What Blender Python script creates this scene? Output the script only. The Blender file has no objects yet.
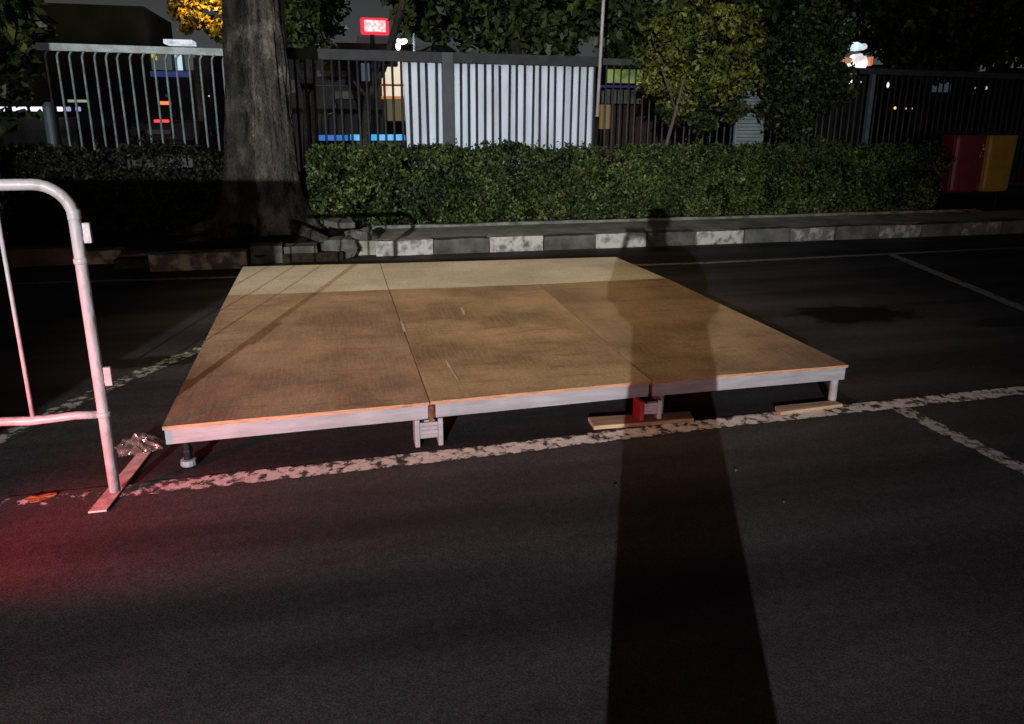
import bpy, bmesh, math, random
import numpy as np
from mathutils import Vector, Matrix, noise
random.seed(7); rng = np.random.default_rng(7)
SC = bpy.context.scene
COL = SC.collection
R = math.radians

# ------------------------------------------------------------------ camera
CP = Vector((0.8449, -3.3297, 1.5861))
F = 730.68; PIT, ROLL, YAW = 0.25902, 0.004507, 0.236869
fw = Vector((math.sin(YAW)*math.cos(PIT), math.cos(YAW)*math.cos(PIT), -math.sin(PIT)))
r0 = Vector((math.cos(YAW), -math.sin(YAW), 0)); u0 = r0.cross(fw)
rt = math.cos(ROLL)*r0 + math.sin(ROLL)*u0
up = -math.sin(ROLL)*r0 + math.cos(ROLL)*u0
cd = bpy.data.cameras.new('camera'); cam = bpy.data.objects.new('camera', cd); COL.objects.link(cam)
cam.matrix_world = Matrix(((rt.x, up.x, -fw.x, CP.x), (rt.y, up.y, -fw.y, CP.y), (rt.z, up.z, -fw.z, CP.z), (0, 0, 0, 1)))
cd.sensor_width = 36; cd.lens = 36*F/1024; cd.shift_y = -50/1024; cd.clip_start = .02; cd.clip_end = 2000
SC.camera = cam

def P(px, py, y=None, z=0.0):
    """point of the place seen at a photo pixel, at depth y or height z (used to read off positions)"""
    d = fw*F + rt*(px-512) - up*(py-312)
    t = (z-CP.z)/d.z if y is None else (y-CP.y)/d.y
    return CP + t*d

# ------------------------------------------------------------------ night sky, exposure
W = bpy.data.worlds.new('World'); SC.world = W; W.use_nodes = True
wn = W.node_tree.nodes; wl = W.node_tree.links
bg = wn['Background']
tc = wn.new('ShaderNodeTexCoord'); sx = wn.new('ShaderNodeSeparateXYZ'); cr = wn.new('ShaderNodeValToRGB')
wl.new(tc.outputs['Generated'], sx.inputs[0]); wl.new(sx.outputs['Z'], cr.inputs[0]); wl.new(cr.outputs[0], bg.inputs['Color'])
cr.color_ramp.elements[0].color = (.125, .133, .135, 1); cr.color_ramp.elements[1].color = (.008, .009, .012, 1)
cr.color_ramp.elements[1].position = .38
bg.inputs['Strength'].default_value = 0.5
SC.view_settings.view_transform = 'Standard'; SC.view_settings.look = 'None'
SC.view_settings.exposure = 0; SC.view_settings.gamma = 1
SC.cycles.use_denoising = True

def lamp(name, loc, power, color, radius):
    l = bpy.data.lights.new(name, 'POINT'); l.energy = power; l.color = color; l.shadow_soft_size = radius
    o = bpy.data.objects.new(name, l); COL.objects.link(o); o.location = loc; return o
MAIN = Vector((-5.65, -18.5, 4.05))
ml = bpy.data.lights.new('street_light_source', 'SPOT'); ml.energy = 21000; ml.color = (1.0, .97, .98); ml.shadow_soft_size = .045
ml.spot_size = R(37.5); ml.spot_blend = 1.0
mo = bpy.data.objects.new('street_light_source', ml); COL.objects.link(mo); mo.location = MAIN
mo.rotation_euler = Vector((math.sin(R(14.8)), math.cos(R(14.8)), -.12)).to_track_quat('-Z', 'Y').to_euler()
sh_ = bpy.data.lights.new('front_fill_source', 'SPOT'); sh_.energy = 2900; sh_.color = (1.0, .94, .90); sh_.shadow_soft_size = 1.7  # added soft frontal fill that brightens the upright faces
sh_.spot_size = R(62); sh_.spot_blend = 1.0
sho = bpy.data.objects.new('front_fill_source', sh_); COL.objects.link(sho); sho.location = (-1.0, -24.5, 3.0)
sho.rotation_euler = Vector((math.sin(R(4)), math.cos(R(4)), -.08)).to_track_quat('-Z', 'Y').to_euler()
SOD = Vector((-.6, .6, 7.9))
sl_ = bpy.data.lights.new('sodium_light_source', 'SPOT'); sl_.energy = 1060; sl_.color = (1.0, .74, .42); sl_.shadow_soft_size = .35
sl_.spot_size = R(49); sl_.spot_blend = 1.0
so_ = bpy.data.objects.new('sodium_light_source', sl_); COL.objects.link(so_); so_.location = SOD
so_.rotation_euler = (Vector((2.0, 2.3, .2))-SOD).to_track_quat('-Z', 'Y').to_euler()

# ------------------------------------------------------------------ materials
def mat(name, col=(.5, .5, .5), rough=.6, metal=0, var=0.0, scale=6.0, col2=None, bump=0.0, bscale=40, emit=None, estr=0, detail=6, spec=.5, stretch=(1, 1, 1), lo=.35, hi=.65, trans=0, alpha=1):
    m = bpy.data.materials.new(name); m.use_nodes = True
    n = m.node_tree.nodes; l = m.node_tree.links; b = n['Principled BSDF']
    b.inputs['Roughness'].default_value = rough; b.inputs['Metallic'].default_value = metal
    b.inputs['Specular IOR Level'].default_value = spec
    b.inputs['Transmission Weight'].default_value = trans; b.inputs['Alpha'].default_value = alpha
    b.inputs['Base Color'].default_value = (*col, 1)
    g = n.new('ShaderNodeNewGeometry'); mp = n.new('ShaderNodeMapping'); mp.inputs['Scale'].default_value = stretch
    l.new(g.outputs['Position'], mp.inputs[0])
    if col2 is None and var: col2 = tuple(c*(1-var) for c in col)
    if col2 is not None:
        t = n.new('ShaderNodeTexNoise'); t.inputs['Scale'].default_value = scale; t.inputs['Detail'].default_value = detail
        l.new(mp.outputs[0], t.inputs['Vector'])
        c = n.new('ShaderNodeValToRGB'); c.color_ramp.elements[0].position = lo; c.color_ramp.elements[1].position = hi
        c.color_ramp.elements[0].color = (*col2, 1); c.color_ramp.elements[1].color = (*col, 1)
        l.new(t.outputs['Fac'], c.inputs[0]); l.new(c.outputs[0], b.inputs['Base Color'])
    if bump:
        t2 = n.new('ShaderNodeTexNoise'); t2.inputs['Scale'].default_value = bscale; t2.inputs['Detail'].default_value = 4
        l.new(mp.outputs[0], t2.inputs['Vector'])
        bp = n.new('ShaderNodeBump'); bp.inputs['Strength'].default_value = bump; bp.inputs['Distance'].default_value = .01
        l.new(t2.outputs['Fac'], bp.inputs['Height']); l.new(bp.outputs[0], b.inputs['Normal'])
    if emit:
        b.inputs['Emission Color'].default_value = (*emit, 1); b.inputs['Emission Strength'].default_value = estr
    return m

def N(m, typ, **kw):
    n = m.node_tree.nodes.new(typ)
    for k, v in kw.items():
        if k.startswith('i_'): n.inputs[k[2:].replace('_', ' ')].default_value = v
        else: setattr(n, k, v)
    return n

def mixcol(m, fac, a, b, blend='MIX'):
    x = m.node_tree.nodes.new('ShaderNodeMix'); x.data_type = 'RGBA'; x.blend_type = blend
    l = m.node_tree.links
    for sock, v in ((x.inputs[0], fac), (x.inputs[6], a), (x.inputs[7], b)):
        if isinstance(v, (int, float)): sock.default_value = v
        elif isinstance(v, tuple): sock.default_value = (*v, 1)
        else: l.new(v, sock)
    return x.outputs[2]

def ramp(m, src, p0, p1, c0=(0, 0, 0), c1=(1, 1, 1)):
    c = m.node_tree.nodes.new('ShaderNodeValToRGB')
    c.color_ramp.elements[0].position = p0; c.color_ramp.elements[1].position = p1
    c.color_ramp.elements[0].color = (*c0, 1); c.color_ramp.elements[1].color = (*c1, 1)
    m.node_tree.links.new(src, c.inputs[0]); return c.outputs[0]

def asphalt_color(m, vec):
    l = m.node_tree.links
    big = N(m, 'ShaderNodeTexNoise', i_Scale=.55, i_Detail=7.0, i_Roughness=.6); l.new(vec, big.inputs['Vector'])
    fine = N(m, 'ShaderNodeTexVoronoi', i_Scale=170.0); l.new(vec, fine.inputs['Vector'])
    mid = N(m, 'ShaderNodeTexNoise', i_Scale=26.0, i_Detail=8.0, i_Roughness=.7); l.new(vec, mid.inputs['Vector'])
    c = ramp(m, big.outputs['Fac'], .3, .72, (.085, .081, .086), (.142, .136, .141))
    c = mixcol(m, .7, c, ramp(m, mid.outputs['Fac'], .3, .7, (.45, .45, .45), (1, 1, 1)), 'MULTIPLY')
    c = mixcol(m, .75, c, ramp(m, fine.outputs['Distance'], .05, .6, (1.0, 1.0, 1.0), (.3, .3, .3)), 'MULTIPLY')
    tm = N(m, 'ShaderNodeMapping'); tm.inputs['Scale'].default_value = (.25, 2.2, 1); tm.inputs['Rotation'].default_value = (0, 0, .05); l.new(vec, tm.inputs[0])
    tn = N(m, 'ShaderNodeTexNoise', i_Scale=1.1, i_Detail=4.0); l.new(tm.outputs[0], tn.inputs['Vector'])
    c = mixcol(m, 1.0, c, ramp(m, tn.outputs['Fac'], .38, .62, (.58, .57, .58), (1.12, 1.1, 1.1)), 'MULTIPLY')
    return c, fine, mid

def asphalt_mat():
    m = bpy.data.materials.new('asphalt'); m.use_nodes = True; l = m.node_tree.links
    b = m.node_tree.nodes['Principled BSDF']; g = N(m, 'ShaderNodeNewGeometry'); v = g.outputs['Position']
    c, fine, mid = asphalt_color(m, v)
    # oil stain with a ragged edge
    def blotch(cx, cy, sx_, sy_, c, dark, p0=.7, p1=1.0):
        mp = N(m, 'ShaderNodeMapping'); mp.inputs['Location'].default_value = (-cx/sx_, -cy/sy_, 0); mp.inputs['Scale'].default_value = (1/sx_, 1/sy_, 0)
        l.new(v, mp.inputs[0])
        nz = N(m, 'ShaderNodeTexNoise', i_Scale=3.6, i_Detail=7.0, i_Roughness=.65); l.new(v, nz.inputs['Vector'])
        ln = N(m, 'ShaderNodeVectorMath', operation='LENGTH'); l.new(mp.outputs[0], ln.inputs[0])
        ad = N(m, 'ShaderNodeMath', operation='ADD'); l.new(ln.outputs['Value'], ad.inputs[0])
        sb = N(m, 'ShaderNodeMath', operation='MULTIPLY_ADD'); l.new(nz.outputs['Fac'], sb.inputs[0]); sb.inputs[1].default_value = 1.8; sb.inputs[2].default_value = -.9
        l.new(sb.outputs[0], ad.inputs[1])
        return mixcol(m, ramp(m, ad.outputs[0], p0, p1), tuple(dark), c)
    c = blotch(5.05, 1.80, .66, .30, c, (.009, .009, .010))
    c = blotch(6.2, 1.3, .5, .15, c, (.030, .030, .031))
    l.new(c, b.inputs['Base Color'])
    l.new(ramp(m, mid.outputs['Fac'], .3, .7, (.55, .55, .55), (.8, .8, .8)), b.inputs['Roughness'])
    b.inputs['Specular IOR Level'].default_value = .08
    mx = N(m, 'ShaderNodeMath', operation='MULTIPLY_ADD'); l.new(fine.outputs['Distance'], mx.inputs[0]); mx.inputs[1].default_value = -.6; l.new(mid.outputs['Fac'], mx.inputs[2])
    bp = N(m, 'ShaderNodeBump'); bp.inputs['Strength'].default_value = .4; bp.inputs['Distance'].default_value = .002
    l.new(mx.outputs[0], bp.inputs['Height']); l.new(bp.outputs[0], b.inputs['Normal'])
    return m

def paint_mat(name, wear, col=(.50, .47, .44), left_worn=False):
    m = bpy.data.materials.new(name); m.use_nodes = True; l = m.node_tree.links
    b = m.node_tree.nodes['Principled BSDF']; g = N(m, 'ShaderNodeNewGeometry'); v = g.outputs['Position']
    a, fine, mid = asphalt_color(m, v)
    n1 = N(m, 'ShaderNodeTexNoise', i_Scale=19.0, i_Detail=9.0, i_Roughness=.72); l.new(v, n1.inputs['Vector'])
    vo = N(m, 'ShaderNodeTexVoronoi', i_Scale=16.0); l.new(v, vo.inputs['Vector'])
    s = N(m, 'ShaderNodeMath', operation='MULTIPLY_ADD'); l.new(vo.outputs['Distance'], s.inputs[0]); s.inputs[1].default_value = -.22; l.new(n1.outputs['Fac'], s.inputs[2])
    fac = s.outputs[0]
    if left_worn:
        sp = N(m, 'ShaderNodeSeparateXYZ'); l.new(v, sp.inputs[0])
        mr = N(m, 'ShaderNodeMapRange'); l.new(sp.outputs['X'], mr.inputs[0]); mr.inputs[1].default_value = -.4; mr.inputs[2].default_value = .5; mr.inputs[3].default_value = -.13; mr.inputs[4].default_value = .02
        ad = N(m, 'ShaderNodeMath', operation='ADD'); l.new(fac, ad.inputs[0]); l.new(mr.outputs[0], ad.inputs[1]); fac = ad.outputs[0]
    uv = N(m, 'ShaderNodeUVMap'); us = N(m, 'ShaderNodeSeparateXYZ'); l.new(uv.outputs[0], us.inputs[0])
    e1 = N(m, 'ShaderNodeMath', operation='MULTIPLY_ADD'); l.new(us.outputs['Y'], e1.inputs[0]); e1.inputs[1].default_value = 2; e1.inputs[2].default_value = -1
    e2 = N(m, 'ShaderNodeMath', operation='ABSOLUTE'); l.new(e1.outputs[0], e2.inputs[0])
    e3 = N(m, 'ShaderNodeMath', operation='POWER'); l.new(e2.outputs[0], e3.inputs[0]); e3.inputs[1].default_value = 4
    e4 = N(m, 'ShaderNodeMath', operation='MULTIPLY_ADD'); l.new(e3.outputs[0], e4.inputs[0]); e4.inputs[1].default_value = -.11; l.new(fac, e4.inputs[2]); fac = e4.outputs[0]
    mask = ramp(m, fac, wear-.045, wear+.05)
    dirt = ramp(m, mid.outputs['Fac'], .25, .6, tuple(c*.55 for c in col), col)
    l.new(mixcol(m, mask, a, dirt), b.inputs['Base Color']); b.inputs['Roughness'].default_value = .8; b.inputs['Specular IOR Level'].default_value = .08
    bp = N(m, 'ShaderNodeBump'); bp.inputs['Strength'].default_value = .5; bp.inputs['Distance'].default_value = .004
    l.new(mask, bp.inputs['Height']); l.new(bp.outputs[0], b.inputs['Normal'])
    return m

def ply_mat(name, base, dark, pale, seed):
    m = bpy.data.materials.new(name); m.use_nodes = True; l = m.node_tree.links
    b = m.node_tree.nodes['Principled BSDF']; g = N(m, 'ShaderNodeNewGeometry')
    mp = N(m, 'ShaderNodeMapping'); mp.inputs['Location'].default_value = (seed*3.1, seed*1.7, 0); l.new(g.outputs['Position'], mp.inputs[0]); v = mp.outputs[0]
    st = N(m, 'ShaderNodeMapping'); st.inputs['Scale'].default_value = (30, 1.0, 1); l.new(v, st.inputs[0])
    gr = N(m, 'ShaderNodeTexNoise', i_Scale=6.0, i_Detail=7.0); l.new(st.outputs[0], gr.inputs['Vector'])
    cl = N(m, 'ShaderNodeTexNoise', i_Scale=1.7, i_Detail=6.0, i_Roughness=.6); l.new(v, cl.inputs['Vector'])
    s2 = N(m, 'ShaderNodeMapping'); s2.inputs['Scale'].default_value = (1.2, 6, 1); l.new(v, s2.inputs[0])
    sm = N(m, 'ShaderNodeTexNoise', i_Scale=1.6, i_Detail=5.0); l.new(s2.outputs[0], sm.inputs['Vector'])
    sc_ = N(m, 'ShaderNodeTexNoise', i_Scale=26.0, i_Detail=4.0); l.new(v, sc_.inputs['Vector'])
    c = mixcol(m, ramp(m, cl.outputs['Fac'], .36, .60), dark, base)
    c = mixcol(m, ramp(m, gr.outputs['Fac'], .35, .7, (0, 0, 0), (.26, .26, .26)), c, pale)
    c = mixcol(m, ramp(m, sm.outputs['Fac'], .58, .72, (0, 0, 0), (.55, .55, .55)), c, dark)
    s3 = N(m, 'ShaderNodeMapping'); s3.inputs['Scale'].default_value = (.9, 3.2, 1); l.new(v, s3.inputs[0])
    sk = N(m, 'ShaderNodeTexNoise', i_Scale=3.1, i_Detail=9.0, i_Roughness=.7); l.new(s3.outputs[0], sk.inputs['Vector'])
    c = mixcol(m, ramp(m, sk.outputs['Fac'], .55, .68, (0, 0, 0), (.75, .75, .75)), c, dark)
    fg_ = N(m, 'ShaderNodeTexNoise', i_Scale=75.0, i_Detail=3.0); l.new(v, fg_.inputs['Vector'])
    c = mixcol(m, 1.0, c, ramp(m, fg_.outputs['Fac'], .3, .7, (.78, .76, .74), (1.14, 1.14, 1.14)), 'MULTIPLY')
    c = mixcol(m, ramp(m, sc_.outputs['Fac'], .70, .76, (0, 0, 0), (.5, .5, .5)), c, pale)
    l.new(c, b.inputs['Base Color'])
    l.new(ramp(m, cl.outputs['Fac'], .3, .7, (.5, .5, .5), (.75, .75, .75)), b.inputs['Roughness']); b.inputs['Specular IOR Level'].default_value = .35
    bp = N(m, 'ShaderNodeBump'); bp.inputs['Strength'].default_value = .25; bp.inputs['Distance'].default_value = .004
    l.new(gr.outputs['Fac'], bp.inputs['Height']); l.new(bp.outputs[0], b.inputs['Normal'])
    return m

def leaf_mat(name, cols, rough=.5):
    m = bpy.data.materials.new(name); m.use_nodes = True; l = m.node_tree.links
    b = m.node_tree.nodes['Principled BSDF']; g = N(m, 'ShaderNodeNewGeometry')
    c = N(m, 'ShaderNodeValToRGB'); e = c.color_ramp.elements
    e[0].color = (*cols[0], 1); e[1].color = (*cols[-1], 1)
    for i, k in enumerate(cols[1:-1]):
        x = e.new((i+1)/(len(cols)-1)); x.color = (*k, 1)
    l.new(g.outputs['Random Per Island'], c.inputs[0])
    nz = N(m, 'ShaderNodeTexNoise', i_Scale=1.6, i_Detail=4.0); l.new(g.outputs['Position'], nz.inputs['Vector'])
    n2 = N(m, 'ShaderNodeTexNoise', i_Scale=7.0, i_Detail=4.0); l.new(g.outputs['Position'], n2.inputs['Vector'])
    k_ = mixcol(m, 1.0, c.outputs[0], ramp(m, nz.outputs['Fac'], .35, .65, (.45, .52, .5), (1.35, 1.2, .9)), 'MULTIPLY')
    l.new(mixcol(m, 1.0, k_, ramp(m, n2.outputs['Fac'], .35, .65, (.45, .45, .45), (1.3, 1.3, 1.3)), 'MULTIPLY'), b.inputs['Base Color'])
    b.inputs['Roughness'].default_value = rough; b.inputs['Specular IOR Level'].default_value = .3
    return m

def bark_mat(name, base, dark, pale):
    m = bpy.data.materials.new(name); m.use_nodes = True; l = m.node_tree.links
    b = m.node_tree.nodes['Principled BSDF']; g = N(m, 'ShaderNodeNewGeometry'); v = g.outputs['Position']
    st = N(m, 'ShaderNodeMapping'); st.inputs['Scale'].default_value = (5, 5, 1.5); l.new(v, st.inputs[0])
    a = N(m, 'ShaderNodeTexNoise', i_Scale=1.6, i_Detail=8.0, i_Roughness=.65); l.new(st.outputs[0], a.inputs['Vector'])
    p = N(m, 'ShaderNodeTexNoise', i_Scale=2.6, i_Detail=6.0); l.new(v, p.inputs['Vector'])
    f = N(m, 'ShaderNodeTexNoise', i_Scale=28.0, i_Detail=5.0); l.new(v, f.inputs['Vector'])
    c = mixcol(m, ramp(m, a.outputs['Fac'], .38, .62), dark, base)
    c = mixcol(m, ramp(m, p.outputs['Fac'], .52, .66, (0, 0, 0), (.8, .8, .8)), c, pale)
    c = mixcol(m, .6, c, ramp(m, f.outputs['Fac'], .3, .7, (.35, .35, .35), (1.2, 1.2, 1.2)), 'MULTIPLY')
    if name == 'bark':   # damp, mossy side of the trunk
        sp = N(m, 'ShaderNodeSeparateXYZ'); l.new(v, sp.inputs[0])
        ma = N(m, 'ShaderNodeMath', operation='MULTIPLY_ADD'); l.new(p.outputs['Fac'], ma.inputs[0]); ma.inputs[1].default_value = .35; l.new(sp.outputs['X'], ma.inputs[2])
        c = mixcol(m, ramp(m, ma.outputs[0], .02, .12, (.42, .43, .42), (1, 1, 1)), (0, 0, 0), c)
    l.new(c, b.inputs['Base Color']); b.inputs['Roughness'].default_value = .9; b.inputs['Specular IOR Level'].default_value = .15
    ad = N(m, 'ShaderNodeMath', operation='ADD'); l.new(a.outputs['Fac'], ad.inputs[0]); l.new(f.outputs['Fac'], ad.inputs[1])
    bp = N(m, 'ShaderNodeBump'); bp.inputs['Strength'].default_value = 1.0; bp.inputs['Distance'].default_value = .05
    l.new(ad.outputs[0], bp.inputs['Height']); l.new(bp.outputs[0], b.inputs['Normal'])
    return m

M = dict(
    asphalt=asphalt_mat(),
    line=paint_mat('worn_line_paint', .345, (.70, .63, .62), left_worn=True), line_side=paint_mat('side_line_paint', .345, (.50, .45, .43)), line_thin=paint_mat('thin_line_paint', .25, (.30, .29, .26)), line_old=paint_mat('old_line_paint', .40, (.42, .42, .37)),
    concrete=mat('kerb_concrete', (.14, .145, .125), .9, var=.6, scale=5, bump=.6, bscale=60, spec=.2),
    concrete_pale=mat('edging_concrete', (.24, .235, .21), .9, var=.55, scale=8, bump=.5, bscale=70, spec=.2),
    kerbpaint=mat('kerb_white_paint', (.46, .46, .42), .7, col2=(.11, .11, .10), scale=11, lo=.32, hi=.54, bump=.4, bscale=50),
    kerbfaded=mat('kerb_faded_paint', (.34, .34, .31), .8, col2=(.12, .12, .11), scale=9, lo=.48, hi=.62, bump=.4, bscale=50),
    pavement=mat('pavement_concrete', (.46, .47, .38), .9, var=.5, scale=3, bump=.5, bscale=70, spec=.2),
    kerbold=mat('kerb_stained_paint', (.27, .24, .15), .8, col2=(.07, .05, .04), scale=9, lo=.42, hi=.6, bump=.5, bscale=50),
    kerbbrown=mat('kerb_brown', (.10, .07, .055), .9, var=.6, scale=6, bump=.6, bscale=60),
    soil=mat('soil', (.035, .028, .02), .95, var=.6, scale=20, bump=1, bscale=50, spec=.1),
    ply1=ply_mat('plywood_left', (.42, .29, .20), (.22, .14, .10), (.60, .45, .31), 1),
    ply2=ply_mat('plywood_middle', (.44, .31, .19), (.20, .13, .08), (.62, .47, .3), 2),
    ply3=ply_mat('plywood_right', (.40, .285, .18), (.22, .145, .09), (.54, .42, .28), 3),
    ply4=ply_mat('plywood_pale', (.72, .67, .56), (.56, .50, .40), (.80, .74, .62), 4),
    plyedge=mat('plywood_edge', (.55, .30, .17), .7, var=.4, scale=18, stretch=(1, 1, 8)),
    frame=mat('white_frame', (.34, .35, .37), .5, col2=(.25, .25, .27), scale=9, bump=.15, bscale=30, stretch=(.5, .5, 3)),
    frame_in=mat('dark_crossbar', (.06, .06, .06), .6, var=.4),
    rust=mat('rust', (.20, .09, .04), .8, var=.6, scale=30),
    blackmetal=mat('black_metal', (.02, .02, .022), .45, metal=.3, var=.4),
    redpaint=mat('red_paint', (.40, .06, .055), .5, var=.3, scale=20),
    steel=mat('grey_steel', (.66, .70, .74), .5, metal=0, var=.3, scale=40, stretch=(1, 1, 4)),
    plank=mat('timber', (.55, .38, .24), .75, var=.4, scale=6, stretch=(1, 9, 9), bump=.3, bscale=30),
    barrier=mat('barrier_white', (.42, .41, .43), .42, col2=(.30, .27, .27), lo=.3, hi=.5, scale=14, bump=.6, bscale=26, stretch=(1, 1, .6)),
    barrierfoot=mat('barrier_foot_steel', (.60, .50, .48), .5, var=.4, scale=20, bump=.2),
    hedge=leaf_mat('hedge_leaf', [(.020, .031, .012), (.043, .076, .024), (.065, .112, .034), (.15, .205, .075)], .6),
    hedgedark=leaf_mat('hedge_leaf_dark', [(.005, .007, .004), (.008, .012, .006), (.022, .028, .014)], .7),  # darker leaf colours for the left hedge
    hedgecore=mat('hedge_core_dark', (.012, .014, .008), .9, var=.5, spec=.05),
    leaf1=leaf_mat('bright_leaf', [(.05, .07, .014), (.11, .15, .03), (.24, .29, .07)], .5),
    leaf2=leaf_mat('dark_leaf', [(.018, .03, .010), (.038, .06, .018), (.075, .10, .03)], .5),
    leafy_lit=leaf_mat('leaf_in_yellow_light', [(.10, .08, .01), (.2, .14, .015), (.3, .2, .02)], .5),  # yellow lamplight put into the leaf colour
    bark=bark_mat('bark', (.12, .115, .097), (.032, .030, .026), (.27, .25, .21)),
    barkdark=bark_mat('bark_dark', (.05, .045, .04), (.02, .018, .016), (.08, .07, .06)),
    barkthin=mat('thin_bark', (.14, .12, .10), .9, var=.4, scale=14),
    fence=mat('fence_galvanised', (.25, .31, .31), .5, metal=.1, var=.5, scale=7),
    fencegrey=mat('fence_grey', (.085, .10, .105), .6, var=.5, scale=7),
    fencedark=mat('fence_dark', (.048, .052, .056), .6, var=.5, scale=7),
    fencebars=mat('fence_bar_black', (.028, .034, .036), .7, var=.5, scale=7),
    fencepost=mat('post_grey', (.055, .075, .08), .6, var=.3, scale=4),
    postpale=mat('post_pale', (.16, .18, .22), .6, var=.4, scale=5),
    sheet=mat('white_sheet', (.68, .80, .92), .6, col2=(.52, .60, .68), lo=.3, hi=.6, scale=1.8, stretch=(1, 1, .5), bump=.2, bscale=3),
    pole=mat('pole_white', (.55, .53, .52), .45, var=.3, scale=6),
    louvre=mat('louvre_grey', (.24, .31, .31), .6, var=.25, scale=5),
    stone=mat('stone', (.13, .13, .11), .9, var=.5, scale=12, bump=.7),
    bag=mat('clear_plastic', (.85, .85, .85), .12, trans=.0, alpha=.32, spec=.9),
    leafdry=mat('dry_leaf', (.45, .20, .07), .7, var=.5, scale=40),
    yellowpl=mat('yellow_plastic', (.45, .27, .03), .5, var=.4, scale=9),
    redbin=mat('red_bin', (.17, .014, .032), .45, var=.25, scale=5),
    yelbin=mat('yellow_bin', (.36, .22, .014), .45, var=.25, scale=5),
    grnbin=mat('green_bin', (.02, .14, .04), .45, var=.25, scale=5),
    bldg=mat('grey_render', (.055, .058, .058), .9, var=.35, scale=1.2),
    bldg2=mat('dark_render', (.022, .023, .026), .9, var=.35, scale=1.2),
    glass=mat('dark_glass', (.02, .02, .025), .1),
    band=mat('grey_band', (.11, .115, .10), .8, var=.5, scale=4),
    skin=mat('skin', (.33, .19, .12), .6, var=.15), hair=mat('hair', (.012, .01, .009), .6),
    cloth=mat('dark_cloth', (.04, .04, .05), .9, var=.3), cloth2=mat('trouser_cloth', (.03, .03, .03), .9, var=.3),
    vanpaint=mat('van_paint', (.5, .5, .5), .35, var=.1), rubber=mat('rubber', (.02, .02, .02), .8),
)
def em(name, col, s): return mat(name, (.1, .1, .1), .6, emit=col, estr=s)
def em_patchy(name, c1, c2, s, scale=9.0):
    m = mat(name, (.1, .1, .1), .6, emit=c1, estr=s); b = m.node_tree.nodes['Principled BSDF']
    g = N(m, 'ShaderNodeNewGeometry'); t = N(m, 'ShaderNodeTexNoise', i_Scale=scale, i_Detail=4.0)
    m.node_tree.links.new(g.outputs['Position'], t.inputs['Vector'])
    m.node_tree.links.new(ramp(m, t.outputs['Fac'], .4, .6, c2, c1), b.inputs['Emission Color']); return m

# ------------------------------------------------------------------ mesh helpers
def BM(): return bmesh.new()
def box(bm, x0, x1, y0, y1, z0, z1):
    v = [bm.verts.new(c) for c in ((x0, y0, z0), (x1, y0, z0), (x1, y1, z0), (x0, y1, z0), (x0, y0, z1), (x1, y0, z1), (x1, y1, z1), (x0, y1, z1))]
    for f in ((0, 3, 2, 1), (4, 5, 6, 7), (0, 1, 5, 4), (1, 2, 6, 5), (2, 3, 7, 6), (3, 0, 4, 7)): bm.faces.new([v[i] for i in f])
    return v
def prism(bm, pts, z0, z1):
    """closed outline in xy (counter-clockwise) raised from z0 to z1; each point may carry its own offset"""
    a = [bm.verts.new((p[0], p[1], z0)) for p in pts]; b = [bm.verts.new((p[0], p[1], z1)) for p in pts]; n = len(pts)
    bm.faces.new(a[::-1]); bm.faces.new(b)
    for i in range(n): bm.faces.new((a[i], a[(i+1) % n], b[(i+1) % n], b[i]))
def prism_y(bm, pts, y0, y1):
    """closed outline in xz pushed along y"""
    a = [bm.verts.new((p[0], y0, p[1])) for p in pts]; b = [bm.verts.new((p[0], y1, p[1])) for p in pts]; n = len(pts)
    bm.faces.new(a); bm.faces.new(b[::-1])
    for i in range(n): bm.faces.new((b[i], b[(i+1) % n], a[(i+1) % n], a[i]))
def prism_x(bm, pts, x0, x1):
    a = [bm.verts.new((x0, p[0], p[1])) for p in pts]; b = [bm.verts.new((x1, p[0], p[1])) for p in pts]; n = len(pts)
    bm.faces.new(a); bm.faces.new(b[::-1])
    for i in range(n): bm.faces.new((b[i], b[(i+1) % n], a[(i+1) % n], a[i]))
def tube(bm, pts, r, n=10, cap=True):
    pts = [Vector(p) for p in pts]; rings = []
    rr = r if isinstance(r, (list, tuple)) else [r]*len(pts)
    ref = None
    for i, p in enumerate(pts):
        d = (pts[min(i+1, len(pts)-1)] - pts[max(i-1, 0)]).normalized()
        if ref is None: ref = Vector((0, 0, 1)) if abs(d.z) < .9 else Vector((1, 0, 0))
        a = (ref - d*ref.dot(d)).normalized(); ref = a; b = d.cross(a)
        rings.append([bm.verts.new(p + (a*math.cos(2*math.pi*k/n) + b*math.sin(2*math.pi*k/n))*rr[i]) for k in range(n)])
    for i in range(len(rings)-1):
        for k in range(n): bm.faces.new((rings[i][k], rings[i][(k+1) % n], rings[i+1][(k+1) % n], rings[i+1][k]))
    if cap: bm.faces.new(rings[0][::-1]); bm.faces.new(rings[-1])
def ball(bm, c, r, sub=2, sc=(1, 1, 1)):
    mtx = Matrix.Translation(c) @ Matrix.Diagonal((*sc, 1))
    bmesh.ops.create_icosphere(bm, subdivisions=sub, radius=r, matrix=mtx)

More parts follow.
